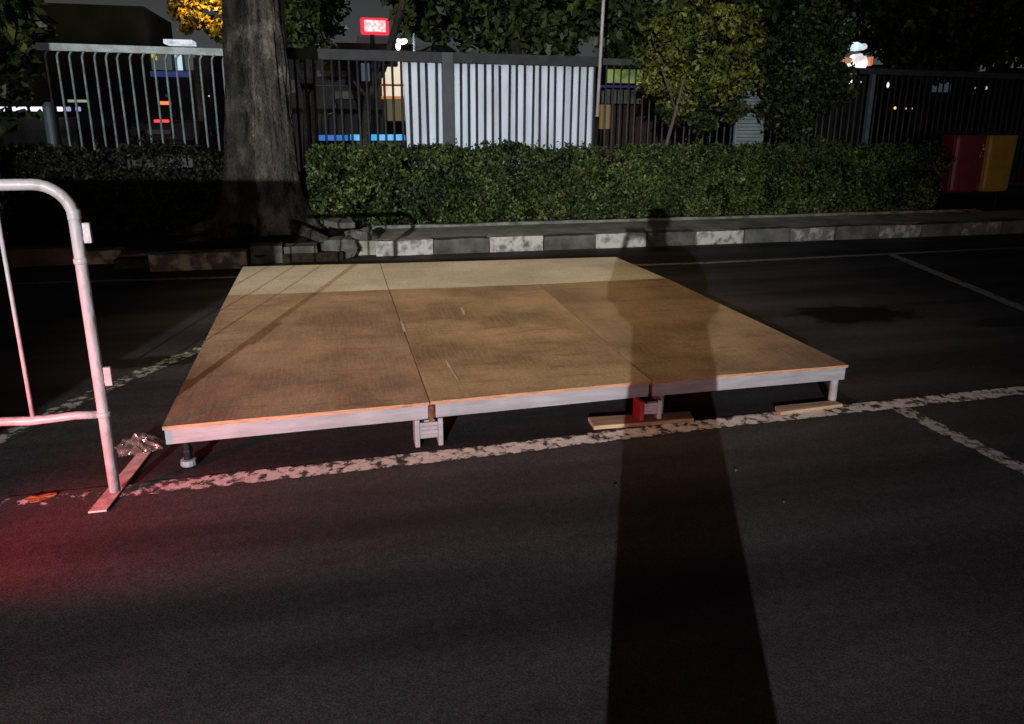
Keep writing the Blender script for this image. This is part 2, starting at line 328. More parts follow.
def origin(o):
    v = Vector((0, 0, 0))
    while o is not None: v += o.location; o = o.parent
    return v
def obj(name, bm, m, parent=None, bevel=0, smooth=False, at=None):
    me = bpy.data.meshes.new(name)
    bmesh.ops.recalc_face_normals(bm, faces=bm.faces)
    off = origin(parent) if parent else (Vector(at) if at else Vector((0, 0, 0)))
    bmesh.ops.translate(bm, verts=bm.verts, vec=-off)
    bm.to_mesh(me); bm.free()
    me.materials.append(m)
    if smooth:
        for p in me.polygons: p.use_smooth = True
    o = bpy.data.objects.new(name, me); COL.objects.link(o)
    if parent: o.parent = parent
    elif at: o.location = at
    if bevel:
        b = o.modifiers.new('Bevel', 'BEVEL'); b.width = bevel; b.segments = 2; b.limit_method = 'ANGLE'; b.angle_limit = R(40)
    return o
def thing(name, label, cat, loc=(0, 0, 0), group=None):
    o = bpy.data.objects.new(name, None); COL.objects.link(o); o.location = loc; o.empty_display_size = .1
    o['label'] = label; o['category'] = cat
    if group: o['group'] = group
    return o
def tag(o, label, cat, group=None, kind=None):
    o['label'] = label; o['category'] = cat
    if group: o['group'] = group
    if kind: o['kind'] = kind
    return o
def struct(name, bm, m, **kw):
    o = obj(name, bm, m, **kw); o['kind'] = 'structure'; return o
def copy_tree(o, parent=None):
    c = o.copy(); COL.objects.link(c); c.parent = parent
    for ch in [k for k in COL.objects if k.parent == o]: copy_tree(ch, c)
    return c
def leaves(name, pts, size, m, parent=None, up_bias=.3, at=None, face=None):
    pts = np.asarray(pts, float); n = len(pts)
    off = np.array(origin(parent) if parent else (at or (0, 0, 0)))
    nrm = rng.normal(size=(n, 3)); nrm[:, 2] += up_bias
    if face is not None: nrm += np.array(face)
    nrm /= np.linalg.norm(nrm, axis=1)[:, None]
    t = rng.normal(size=(n, 3)); t -= nrm*(t*nrm).sum(1)[:, None]; t /= np.linalg.norm(t, axis=1)[:, None]
    b = np.cross(nrm, t); s = size*rng.uniform(.5, 1.5, n)[:, None]
    bend = nrm*s*.12
    co = np.stack([pts-t*s*.5-bend, pts+b*s*.27+t*s*.05+bend, pts+t*s*.5-bend, pts-b*s*.27+t*s*.05+bend], 1).reshape(-1, 3) - off
    me = bpy.data.meshes.new(name); me.vertices.add(4*n); me.vertices.foreach_set('co', co.ravel().astype(np.float32))
    me.loops.add(4*n); me.loops.foreach_set('vertex_index', np.arange(4*n, dtype=np.int32))
    me.polygons.add(n); me.polygons.foreach_set('loop_start', np.arange(0, 4*n, 4, dtype=np.int32))
    me.update(calc_edges=True); me.validate(); me.materials.append(m)
    o = bpy.data.objects.new(name, me); COL.objects.link(o)
    if parent: o.parent = parent
    elif at: o.location = at
    return o

# ------------------------------------------------------------------ ground, lines, kerb
bm = BM(); box(bm, -400, 400, -400, 400, -.3, 0); struct('ground', bm, M['asphalt'])
def strip(name, pts, w, m, z=.004):
    bm = BM(); L = []; 
    for i, p in enumerate(pts):
        a = Vector(pts[max(i-1, 0)]); b = Vector(pts[min(i+1, len(pts)-1)]); d = (b-a).normalized(); nn = Vector((-d.y, d.x))
        L.append([bm.verts.new((p[0]+s*nn.x*w/2, p[1]+s*nn.y*w/2, z)) for s in (-1, 1)])
    for i in range(len(L)-1): bm.faces.new((L[i][0], L[i+1][0], L[i+1][1], L[i][1]))
    uvl = bm.loops.layers.uv.new('UVMap')
    for f in bm.faces:
        for k_, lp in enumerate(f.loops): lp[uvl].uv = (0 if k_ in (0, 3) else 1, 0 if lp.vert in [q[0] for q in L] else 1)
    struct(name, bm, m)
strip('parking_line', [(-.6, -.135), (0, -.122), (1.57, -.09), (2.68, -.037), (3.8, -.018), (4.6, -.008), (13, .04)], .125, M['line'])
strip('parking_line', [(3.9, -.085), (3.905, -.4), (3.92, -.72), (3.98, -5)], .115, M['line_side'])
strip('parking_line', [(-8, 4.75), (-2.1, 4.58), (-.2, 4.45), (4.85, 4.12), (9, 4.2), (16, 4.3)], .09, M['line_thin'])
strip('parking_line', [(7.40, 4.14), (6.75, 2.03), (6.15, .1)], .13, M['line_thin'])
strip('parking_line', [(-.9, .55), (-.55, 1.3), (-.1, 2.05), (.12, 3.0), (.5, 4.3)], .14, M['line_old'])

# kerb stones: right run (alternately painted), left run set forward
def kerb_stone(x0, x1, y0, m, z=.18, name='kerb', dz=0, depth=.17):
    bm = BM(); box(bm, x0+.004, x1-.004, y0, y0+depth, 0, z+dz)
    bmesh.ops.subdivide_edges(bm, edges=bm.edges, cuts=5, use_grid_fill=True)
    for v in bm.verts:
        nz = noise.noise_vector(v.co*5+Vector((x0, 0, 0)))*.012
        if v.co.z > .01: v.co += nz
    struct(name, bm, m, smooth=False, bevel=.0)
k = 0; x = 1.28
def kerb_y(x): return 5.33 - .012*(x-1.5)
while x < 15:
    kerb_stone(x, x+.68, kerb_y(x), (M['kerbpaint'] if k < 7 else M['kerbfaded']) if k % 2 == 0 else M['concrete'], dz=random.uniform(-.006, .006)); x += .685; k += 1
bm = BM(); box(bm, 1.0, 15.5, 5.45, 6.42, 0, .168); struct('pavement', bm, M['pavement'])
bm = BM(); box(bm, 1.3, 10.9, 6.42, 6.50, 0, .205)
bmesh.ops.subdivide_edges(bm, edges=[e for e in bm.edges if e.calc_length() > 5], cuts=60)
for v in bm.verts: v.co += noise.noise_vector(v.co*2)*.012
struct('bed_edging', bm, M['concrete_pale'])
for (x0, x1, y0, m, dz) in ((-3.9, -2.8, 5.55, 'kerbbrown', 0), (-2.79, -1.95, 5.52, 'kerbbrown', .01), (-1.94, -1.5, 5.5, 'kerbold', -.03), (-1.49, -1.12, 5.35, 'kerbbrown', -.05), (-1.1, -.12, 4.93, 'kerbold', 0), (-.11, .24, 5.15, 'concrete', .02), (.25, .62, 5.17, 'concrete', .0)):
    kerb_stone(x0, x1, y0, M[m], dz=dz, depth=.22)
bm = BM()
g = 24
vs = [[bm.verts.new((-14+i*(15.1/g), 5.6+j*.5, .13+.05*noise.noise(Vector((i*.9, j*.8, 0))) + (.02 if j > 0 else -.03))) for i in range(g+1)] for j in range(7)]
for j in range(6):
    for i in range(g): bm.faces.new((vs[j][i], vs[j][i+1], vs[j+1][i+1], vs[j+1][i]))
struct('planting_bed', bm, M['soil'], smooth=True)
bm = BM(); box(bm, 1.1, 60, 6.5, 9.0, 0, .15); struct('planting_bed', bm, M['soil'])
bm = BM(); box(bm, -1.5, .9, 5.15, 5.9, 0, .1); struct('planting_bed', bm, M['soil'])

# rubble pushed up by the roots
def rock(name, c, s, m, label, seed, rz=0, group='broken concrete lumps by the tree roots', cat='concrete lump'):
    bm = BM(); bmesh.ops.create_cube(bm, size=1); bmesh.ops.subdivide_edges(bm, edges=bm.edges, cuts=3, use_grid_fill=True)
    for v in bm.verts:
        q = v.co.copy(); q = q.lerp(q.normalized()*.62, .45); q += noise.noise_vector(v.co*2.6+Vector((seed, seed, 0)))*.2
        v.co = Matrix.Rotation(rz, 3, 'Z') @ Vector((q.x*s[0], q.y*s[1], q.z*s[2])) + Vector(c)
    o = obj(name, bm, m, at=(c[0], c[1], c[2]-s[2]/2)); tag(o, label, cat, group); return o
rock('concrete_lump', (.86, 5.35, .11), (.34, .22, .22), M['stone'], 'pale squarish broken kerb lump at the back edge of the stage', 1)
rock('concrete_lump', (1.13, 5.62, .14), (.30, .28, .26), M['concrete'], 'grey rounded broken lump beside the first painted kerb stone', 5, .5)
bm = BM(); prism(bm, [(.68, 6.34), (.86, 6.24), (1.08, 6.28), (1.04, 6.42), (.8, 6.48)], .23, .31)
sl = obj('stone_slab', bm, M['stone'], bevel=.015, at=(.88, 6.35, .2)); sl.rotation_euler = (R(12), R(3), 0); tag(sl, 'flat grey stone slab lying between tree trunk and hedge', 'stone')

# ------------------------------------------------------------------ stage deck
ZT = .248
def lerp2(c, s, t):
    a = Vector(c[0]).lerp(Vector(c[1]), s); b = Vector(c[3]).lerp(Vector(c[2]), s); return a.lerp(b, t)
def stage_panel(corners, pm, label, legs, dz=0, extra_seam=False):
    """corners: front-left, front-right, back-right, back-left in plan"""
    c0 = sum((Vector(c) for c in corners), Vector((0, 0)))/4
    t = thing('stage_panel', label, 'stage panel', (c0.x, c0.y, 0), 'plywood stage panels pushed together')
    zt = ZT+dz
    bm = BM(); nx, ny = 12, 16
    top = [[None]*(nx+1) for _ in range(ny+1)]
    for j in range(ny+1):
        for i in range(nx+1):
            q = lerp2(corners, i/nx, j/ny)
            z = zt + noise.noise(Vector((q.x*1.3, q.y*1.3, 3)))*.004
            top[j][i] = bm.verts.new((q.x, q.y, z))
    for j in range(ny):
        for i in range(nx): bm.faces.new((top[j][i], top[j][i+1], top[j+1][i+1], top[j+1][i]))
    rim = [top[0][i] for i in range(nx+1)] + [top[j][nx] for j in range(1, ny+1)] + [top[ny][i] for i in range(nx-1, -1, -1)] + [top[j][0] for j in range(ny-1, 0, -1)]
    low = [bm.verts.new((v.co.x, v.co.y, zt-.017)) for v in rim]
    n = len(rim); sides = []
    for i in range(n): sides.append(bm.faces.new((low[i], low[(i+1) % n], rim[(i+1) % n], rim[i])))
    bm.faces.new(low[::-1])
    for f in sides: f.material_index = 1
    o = obj('plywood_sheet', bm, pm, t); o.data.materials.append(M['plyedge'])
    # frame of four rails, butted at the corners
    ins = .012
    P4 = [lerp2(corners, a, b) for a, b in ((0, 0), (1, 0), (1, 1), (0, 1))]
    cc = sum(P4, Vector((0, 0)))/4
    P4 = [p + (cc-p).normalized()*ins for p in P4]
    Q4 = [p + (cc-p).normalized()*.06 for p in P4]
    for i in range(4):
        a, b, c, d = P4[i], P4[(i+1) % 4], Q4[(i+1) % 4], Q4[i]
        bm = BM(); prism(bm, [a, b, c, d], zt-.092, zt-.0175); obj('frame_rail', bm, M['frame'], t, bevel=.002)
    for s in (.33, .66):
        a = lerp2([*Q4], 0.0, s); b = lerp2([*Q4], 1.0, s)
        bm = BM(); box(bm, a.x, b.x, (a.y+b.y)/2-.025, (a.y+b.y)/2+.025, zt-.07, zt-.019); obj('cross_bar', bm, M['frame_in'], t)
    for (s, tt, kind) in legs:
        q = lerp2(corners, s, tt)
        if kind == 'jack':
            bm = BM(); tube(bm, [(q.x, q.y, .02), (q.x, q.y, zt-.094)], .019, 12); lg = obj('leg', bm, M['blackmetal'], t, smooth=False)
            bm = BM(); tube(bm, [(q.x, q.y, .006), (q.x, q.y, .012), (q.x, q.y, .034), (q.x, q.y, .036)], [.034, .036, .034, .02], 14); obj('foot_pad', bm, M['frame'], lg)
            bm = BM(); tube(bm, [(q.x, q.y, zt-.112), (q.x, q.y, zt-.0925)], [.028, .034], 14); obj('collar', bm, M['frame'], lg)
            bm = BM(); tube(bm, [(q.x, q.y, .075), (q.x, q.y, .09)], .026, 6); obj('adjusting_nut', bm, M['blackmetal'], lg)
        else:
            zb = .0 if kind == 'tube' else .022
            bm = BM(); tube(bm, [(q.x, q.y, zb+.003), (q.x, q.y, zt-.0925)], .0225, 14); obj('leg', bm, M['frame'], t)
    return t
FL = [(.037, -.029), (1.236, -.002)]
stage_panel([(.037, -.029), (1.236, .000), (1.222, 2.468), (-.009, 2.56)], M['ply1'], 'large brown plywood stage panel at the front left, nearest the barrier', [(.06, .04, 'jack'), (.94, .95, 'tube'), (.06, .95, 'tube')])
stage_panel([(1.242, .002), (2.414, .034), (2.45, 2.39), (1.229, 2.466)], M['ply2'], 'middle brown plywood stage panel with a white scratch, at the front', [(.94, .95, 'tube'), (.06, .95, 'tube')], dz=.002)
stage_panel([(2.424, .030), (3.612, .030), (3.609, 2.40), (2.457, 2.39)], M['ply3'], 'front right plywood stage panel with its outer leg on a plank', [(.965, .02, 'plank'), (.94, .95, 'tube'), (.06, .95, 'tube'), (.075, .04, 'plank')], dz=.0015)
stage_panel([(-.012, 2.566), (1.222, 2.474), (1.226, 3.62), (-.022, 3.742)], M['ply4'], 'short pale plywood stage panel at the back left corner', [(.06, .06, 'tube'), (.94, .06, 'tube'), (.06, .94, 'tube'), (.94, .94, 'tube')], dz=-.004)
stage_panel([(1.228, 2.472), (3.609, 2.408), (3.56, 3.47), (1.232, 3.62)], M['ply4'], 'wide pale plywood stage panel across the back right', [(.06, .06, 'tube'), (.94, .06, 'tube'), (.06, .94, 'tube'), (.94, .94, 'tube')], dz=-.004)
# scratch and splashes on the middle panel (paint lying on the sheet)
def smear(pts, w, m, name='paint_mark', z=ZT+.0075):
    bm = BM(); tp = []
    for i, p in enumerate(pts):
        a = Vector(pts[max(i-1, 0)]); b = Vector(pts[min(i+1, len(pts)-1)]); d = (b-a).normalized(); nn = Vector((-d.y, d.x))
        ww = w*(.4+.6*math.sin(math.pi*(i+.5)/len(pts)))*random.uniform(.7, 1.2)
        tp.append([bm.verts.new((p[0]+s*nn.x*ww/2, p[1]+s*nn.y*ww/2, z)) for s in (-1, 1)])
    for i in range(len(tp)-1): bm.faces.new((tp[i][0], tp[i+1][0], tp[i+1][1], tp[i][1]))
    return bm
panels = [o for o in COL.objects if o.name.startswith('stage_panel')]
whitep = mat('white_smear', (.6, .5, .38), .8, var=.4, scale=30)
def zpts(pix): return [tuple(P(a, b, z=ZT)[:2]) for a, b in pix]
obj('scratch', smear(zpts([(446, 361), (449, 367), (454, 375), (459, 383)]), .016, whitep), whitep, panels[1])
obj('scratch', smear(zpts([(401, 322), (403, 327), (405, 333)]), .02, whitep), whitep, panels[1])
obj('scratch', smear(zpts([(461, 308), (463, 312), (464, 316)]), .02, whitep), whitep, panels[1])
obj('scratch', smear(zpts([(402, 408), (412, 407)]), .012, whitep, z=ZT+.006), whitep, panels[0])
darkst = mat('dark_stain', (.13, .075, .04), .7, var=.3, scale=15)
for pix, w_ in (([(485, 321), (520, 319), (560, 316), (590, 316)], .03), ([(520, 359), (560, 356), (610, 352)], .035)):
    pass
# spilled rust at the joint
bm = BM(); box(bm, 1.228, 1.250, -.034, -.0305, .158, .238); obj('rust_stain', bm, M['rust'], panels[0])

# front middle support: a white H-shaped bracket; right one red and grey on a plank
def bracket(cx, cy, w, m_side, m_plate, label, z0=0, h=.165, name='deck_bracket'):
    t = thing(name, label, 'bracket', (cx, cy, z0), 'brackets under the stage joints')
    for s in (-1, 1):
        mm = m_side if s < 0 else m_plate
        bm = BM(); a = cx+s*w/2; box(bm, min(a, a-s*.024), max(a, a-s*.024), cy-.05, cy+.05, z0+.001, z0+h*.98)
        obj('upright', bm, mm, t, bevel=.003)
    bm = BM(); box(bm, cx-w/2+.025, cx+w/2-.025, cy-.046, cy-.034, z0+h*.30, z0+h*.86); obj('plate', bm, m_plate, t, bevel=.003)
    for q in (.42, .56, .70):
        bm = BM(); box(bm, cx-w/2+.026, cx+w/2-.026, cy-.052, cy-.0465, z0+h*q, z0+h*q+.006); obj('rib', bm, m_plate, t, bevel=.002)
    bm = BM(); box(bm, cx-.034, cx+.034, cy-.055, cy-.040, z0+h*.88, z0+h*1.03); obj('clamp', bm, M['blackmetal'], t, bevel=.002)
    bm = BM(); box(bm, cx-.024, cx+.026, cy-.059, cy-.0555, z0+h*.93, z0+h*.98); obj('clamp_bolt', bm, M['frame'], t)
    return t
bracket(1.235, .075, .14, M['frame'], M['frame'], 'white H-shaped bracket standing on asphalt under the left front joint', h=.15)
bracket(2.425, .085, .125, M['redpaint'], M['steel'], 'red and grey bracket on a plank under the right front joint', z0=.024, h=.112)
def plank(pix, label, h=.024):
    pts = [P(a, b, z=h) for a, b in pix]
    bm = BM(); prism(bm, [(p.x, p.y) for p in pts], .0, h)
    c = sum(pts, Vector())/4
    o = obj('wood_plank', bm, M['plank'], bevel=.002, at=(c.x, c.y, .0)); tag(o, label, 'plank', 'planks laid under the stage legs')
plank([(594, 426), (694, 419), (690, 411), (588, 417)], 'long orange wood plank beneath the red bracket', .022)
plank([(781, 412), (843, 404), (834, 400), (775, 406)], 'pale wood plank under the leg at the right corner of the stage', .022)

# ------------------------------------------------------------------ crowd barrier (runs out of frame to the left)
bx, by = -.145, -.17; BW = 2.1
t = thing('crowd_barrier', 'white tubular steel crowd barrier standing at the left edge', 'barrier', (bx, by, 0))
def arc(cx, cz, r, a0, a1, n=8): return [(cx+r*math.cos(R(a0+(a1-a0)*i/n)), by, cz+r*math.sin(R(a0+(a1-a0)*i/n))) for i in range(n+1)]
ht = 1.335
def barrier_tube(lo):
    pts = [(bx, by, .03), (bx, by, .35), (bx, by, .7), (bx, by, 1.0)] + arc(bx-.13, ht-.13, .13, 0, 90)
    for k in range(1, 12): pts.append((bx-.13-(BW-.26)*k/12, by, ht))
    pts += arc(bx-BW+.13, ht-.13, .13, 90, 180) + [(bx-BW, by, .7), (bx-BW, by, .03)]
    return pts
bm = BM(); tube(bm, barrier_tube(.03), .0222, 16); obj('frame', bm, M['barrier'], t, smooth=True)
bm = BM(); tube(bm, [(bx-.02-(BW-.04)*k/24, by, .385+.004*math.sin(k*1.7)) for k in range(25)], [.017+.003*random.random() for _ in range(25)], 12); obj('lower_rail', bm, M['barrier'], t, smooth=True)
for k in range(9):
    xx = bx-.262-.205*k
    bm = BM(); tube(bm, [(xx, by, .39), (xx, by, ht-.02)], .0085, 8); obj('bar', bm, M['barrier'], t, smooth=True)
for zc in (1.145, .55):
    bm = BM(); box(bm, bx+.024, bx+.052, by-.010, by+.010, zc-.04, zc+.04); box(bm, bx+.018, bx+.0238, by-.006, by+.006, zc-.03, zc-.015)
    obj('hook_plate', bm, M['barrier'], t, bevel=.004)
for zc, ww in ((1.035, .0265), (1.21, .0245), (1.225, .0245), (.385, .0275)):
    bm = BM(); tube(bm, [(bx, by, zc-.012), (bx, by, zc-.008), (bx, by, zc+.008), (bx, by, zc+.012)], [.0236, ww, ww, .0236], 16); obj('tape_band', bm, M['barrier'], t, smooth=True)
for xx in (bx, bx-BW):
    bm = BM(); prism(bm, [(xx-.072, by-.13), (xx-.002, by-.13), (xx+.05, by+.42), (xx-.01, by+.42)], .004, .012)
    obj('foot_plate', bm, M['barrierfoot'], t, bevel=.002)

# crumpled clear bag against the barrier foot
def bag():
    bm = BM(); n = 46; g = []
    for a in range(n):
        row = []
        for b in range(n):
            u, w = (a/(n-1)-.5)*2, (b/(n-1)-.5)*2
            r = math.sqrt(u*u+w*w)
            p = Vector((u*2.1, w*2.1, 5)); rid = 1-abs(noise.noise(p*1.3))*2.2; rid2 = 1-abs(noise.noise(p*3.1))*2
            h = max(0, 1-r*.95)**.75
            z = .012+.085*h*(.55+.45*rid)+.007*rid2*h+.002*noise.noise(p*7)
            sq = 1-.12*noise.noise(Vector((math.atan2(w, u)*1.5, 2, 1)))*2
            row.append(bm.verts.new((u*.105*sq+.02*noise.noise(p*1.7)+z*-.25, w*.105*sq+.02*noise.noise(p*1.9+Vector((4, 4, 4))), max(.004, z))))
        g.append(row)
    for a in range(n-1):
        for b in range(n-1):
            if ((a+.5)/(n-1)*2-1)**2+((b+.5)/(n-1)*2-1)**2 < 1.02: bm.faces.new((g[a][b], g[a+1][b], g[a+1][b+1], g[a][b+1]))
    bmesh.ops.delete(bm, geom=[v for v in bm.verts if not v.link_faces], context='VERTS')
    m = bpy.data.materials.new('crumpled_film'); m.use_nodes = True; n = m.node_tree.nodes; l = m.node_tree.links
    gl = n.new('ShaderNodeBsdfGlossy'); gl.inputs['Roughness'].default_value = .16; gl.inputs['Color'].default_value = (.9, .9, .9, 1)
    df = n.new('ShaderNodeBsdfDiffuse'); df.inputs['Color'].default_value = (.28, .26, .24, 1)
    tr = n.new('ShaderNodeBsdfTransparent'); m1 = n.new('ShaderNodeMixShader'); m2 = n.new('ShaderNodeMixShader')
    m1.inputs[0].default_value = .55; m2.inputs[0].default_value = .42
    l.new(gl.outputs[0], m1.inputs[1]); l.new(df.outputs[0], m1.inputs[2]); l.new(tr.outputs[0], m2.inputs[1]); l.new(m1.outputs[0], m2.inputs[2])
    l.new(m2.outputs[0], n['Material Output'].inputs[0])
    c = (-.15, .31, .0)
    bmesh.ops.translate(bm, verts=bm.verts, vec=c)
    o = obj('plastic_bag', bm, m, at=(c[0], c[1], .005)); o.rotation_euler.z = R(10); tag(o, 'crumpled clear plastic bag lying behind the barrier foot', 'plastic bag')
bag()
# dry leaf and litter
def flat_leaf(name, x, y, z, s, m, label, rz, cat='leaf', group=None):
    bm = BM(); n = 12; c = bm.verts.new((0, 0, .012*s/.05)); ring = []
    for i in range(n):
        a = 2*math.pi*i/n; rr = s*(1+.25*math.sin(3*a+rz)+.15*random.random())
        ring.append(bm.verts.new((rr*math.cos(a)*1.5, rr*math.sin(a)*.75, .004+.012*random.random()*s/.05)))
    for i in range(n): bm.faces.new((c, ring[i], ring[(i+1) % n]))
    r_ = bmesh.ops.extrude_face_region(bm, geom=bm.faces[:]); bmesh.ops.translate(bm, verts=[e for e in r_['geom'] if isinstance(e, bmesh.types.BMVert)], vec=(0, 0, .002))
    o = obj(name, bm, m, at=(0, 0, 0)); o.location = (x, y, z); o.rotation_euler.z = rz
    return tag(o, label, cat, group)
q = P(40, 500); flat_leaf('dry_leaf', q.x, q.y, .001, .035, M['leafdry'], 'orange dry leaf on the asphalt left of the barrier foot', .3)
q = P(972, 212, z=.17); flat_leaf('yellow_litter', q.x, q.y, .168, .13, M['yellowpl'], 'yellow scrap on the pavement below the bins', .1, 'litter')
q = P(152, 259); flat_leaf('pale_litter', q.x, q.y-1.0, .001, .02, M['stone'], 'tiny pale scrap on dark asphalt left of the stage', .8, 'litter')
pts = []
for i in range(260):
    x_ = random.uniform(-2.5, 9); y_ = random.choice((random.uniform(4.4, 5.2), random.uniform(-1, 4.6), random.uniform(5.5, 6.3)))
    if -.1 < x_ < 3.7 and -.1 < y_ < 3.8: continue
    pts.append((x_, y_, .175 if (y_ > 5.45 and x_ > 1) else .008))
tag(leaves('leaf_litter', pts, .022, M['barkthin'], up_bias=6), 'tiny dead leaves scattered on the asphalt and pavement', 'leaf litter', kind='stuff')

# ------------------------------------------------------------------ big tree
def big_tree():
    cx, cy = .0, 6.78
    t = thing('roadside_tree', 'thick trunked tree with flaring roots rising behind the kerb', 'tree', (cx, cy, .1))
    bm = BM(); NR, NZ = 144, 110; rings = []
    lobes = [(-66, .26, .14), (-98, .22, .18), (-25, .46, .12), (197, .50, .16), (222, .34, .12), (60, .4, .3), (130, .4, .3)]
    for j in range(NZ):
        z = 7.0*(j/(NZ-1))**1.7
        ring = []
        for i in range(NR):
            a = 2*math.pi*i/NR; ad = math.degrees(a)
            rr = .335 - .012*z + .02*math.sin(z*1.3)
            d = abs((ad-205+180) % 360-180)/34; rr += .10*math.exp(-d*d)
            rr += .03*math.exp(-z/1.2)
            for la, amp, w in lobes:
                d = abs((ad-la+180) % 360-180)/ (15+z*12)
                rr += amp*math.exp(-z/.36)*math.exp(-d*d)*1.0 + w*.13*math.exp(-d*d)*math.exp(-z/1.1)
            # deep groove seen left of the middle
            d = abs((ad-246+180) % 360-180)/7; rr -= .13*math.exp(-d*d)*(1-.5*math.exp(-z))
            d = abs((ad-285+180) % 360-180)/8; rr -= .03*math.exp(-d*d)
            p = Vector((math.cos(a)*3, math.sin(a)*3, z*1.2)); rr += .035*noise.noise(p) + .030*noise.noise(Vector((p.x*2.6, p.y*2.6, p.z*1.1))) + .014*noise.noise(Vector((p.x*7, p.y*7, p.z*3)))
            lean = .012*z
            ring.append(bm.verts.new((cx+lean+rr*math.cos(a), cy+rr*math.sin(a)*.92, .08+z)))
        rings.append(ring)
    for j in range(NZ-1):
        for i in range(NR): bm.faces.new((rings[j][i], rings[j][(i+1) % NR], rings[j+1][(i+1) % NR], rings[j+1][i]))
    bm.faces.new(rings[0][::-1]); bm.faces.new(rings[-1])
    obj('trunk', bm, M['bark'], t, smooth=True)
    for (pts, r_) in (([(.1, 6.7, 6.6), (.9, 6.2, 7.6), (2.0, 5.6, 8.6), (3.0, 5.2, 9.2)], [.2, .15, .1, .04]), ([(.1, 6.8, 6.7), (-.8, 7.4, 7.9), (-1.8, 8.0, 8.9)], [.2, .13, .05]), ([(.12, 6.75, 6.9), (.2, 7.4, 8.4), (.6, 8.4, 9.8)], [.24, .15, .05]), ([(.1, 6.7, 6.9), (-.9, 6.0, 8.0), (-2.3, 5.4, 8.8)], [.18, .12, .04])):
        bm = BM(); tube(bm, pts, r_, 12); obj('limb', bm, M['bark'], t, smooth=True)
    cs = [(2.6, 5.4, 9.2, 1.2), (-1.8, 8.0, 9.0, 1.3), (.6, 8.2, 9.8, 1.4), (-2.3, 5.6, 9.0, 1.2), (.3, 6.6, 9.6, 1.5), (1.4, 7.4, 9.4, 1.2), (-.8, 6.8, 8.7, 1.1)]
    pts = np.concatenate([np.array(c[:3]) + (lambda d: d/np.linalg.norm(d, axis=1)[:, None]*(rng.uniform(.2, 1, (1500, 1))**.5))(rng.normal(size=(1500, 3)))*c[3]*np.array([1, 1, .6]) for c in cs])
    leaves('crown', pts, .16, M['leaf2'], t)
    # exposed roots crawling over the bed
    for pts, r_ in (([(-.28, 6.5, .22), (-.55, 6.15, .17), (-.95, 6.0, .12), (-1.35, 6.05, .07)], [.12, .08, .05, .02]), ([(.28, 6.5, .2), (.55, 6.05, .15), (.75, 5.72, .12), (1.0, 5.55, .06)], [.13, .09, .06, .03]), ([(-.35, 6.6, .35), (-.8, 6.45, .25), (-1.25, 6.5, .14)], [.1, .07, .03])):
        bm = BM(); fine = []
        tube(bm, pts, r_, 12); obj('root', bm, M['bark'], t, smooth=True)
big_tree()

# ------------------------------------------------------------------ hedges
def hedge(name, x0, x1, y0, y1, z0, z1, n, label, m, size=.05):
    t = thing(name, label, 'hedge', ((x0+x1)/2, (y0+y1)/2, z0))
    bm = BM(); box(bm, x0+.16, x1-.16, y0+.30, y1-.12, z0, z1-.26)
    bmesh.ops.subdivide_edges(bm, edges=bm.edges, cuts=14, use_grid_fill=True)
    for v in bm.verts: v.co += noise.noise_vector(v.co*2.5)*.06
    obj('dark_core', bm, M['hedgecore'], t)  # solid near-black core fills the gaps between the leaves
    L = x1-x0; D = y1-y0; H = z1-z0
    nf = int(n*.68); nt = n-nf
    X = rng.uniform(x0, x1, nf); Z = z0+H*rng.uniform(0.02, 1, nf); Y = y0 + np.abs(rng.normal(0, .09, nf))
    wob = np.array([.20*noise.noise(Vector((x*1.1, z*1.5, 0)))+.10*noise.noise(Vector((x*3.5, z*3.5, 9))) for x, z in zip(X, Z)])
    Y += wob*.75 - .02
    # rounded top edge
    zz = (Z-z0)/H; Y += np.where(zz > .88, (zz-.88)*1.6, 0)
    Zt = z1 - np.abs(rng.normal(0, .05, nt)); Xt = rng.uniform(x0, x1, nt); Yt = rng.uniform(y0+.05, y1, nt)
    Zt += np.array([.17*noise.noise(Vector((x*1.1, y*1.6, 4)))+.09*noise.noise(Vector((x*5, y*5, 7))) for x, y in zip(Xt, Yt)])
    sx_ = []
    for i in range(int(L*14)):   # sprigs standing out of the top and front
        bx_ = random.uniform(x0, x1); by_ = random.uniform(y0, y1-.3); h = random.uniform(.04, .17)*(1+.8*noise.noise(Vector((bx_*.9, 3, 1))))
        for k in range(9): sx_.append((bx_+random.gauss(0, .014)+k*.002, by_+random.gauss(0, .014), z1-.02+h*k/8))
    pts = np.concatenate([np.stack([X, Y, Z], 1), np.stack([Xt, Yt, Zt], 1), np.array(sx_)])
    keep = np.array([noise.noise(Vector((p[0]*4.5, p[1]*4.5, p[2]*4.5))) > -.45+.25*random.random() for p in pts]); pts = pts[keep]
    leaves('foliage', pts, size, m, t, up_bias=.5)
    return t
hedge('hedge', .5, 10.35, 6.58, 7.7, .17, 1.16, 74000, 'long clipped green hedge between the pavement and the fence, right of the trunk', M['hedge'], .048)
hedge('hedge', -5.2, -.35, 6.9, 7.8, .13, 1.16, 20000, 'dark clipped hedge left of the thick trunk', M['hedgedark'], .055)

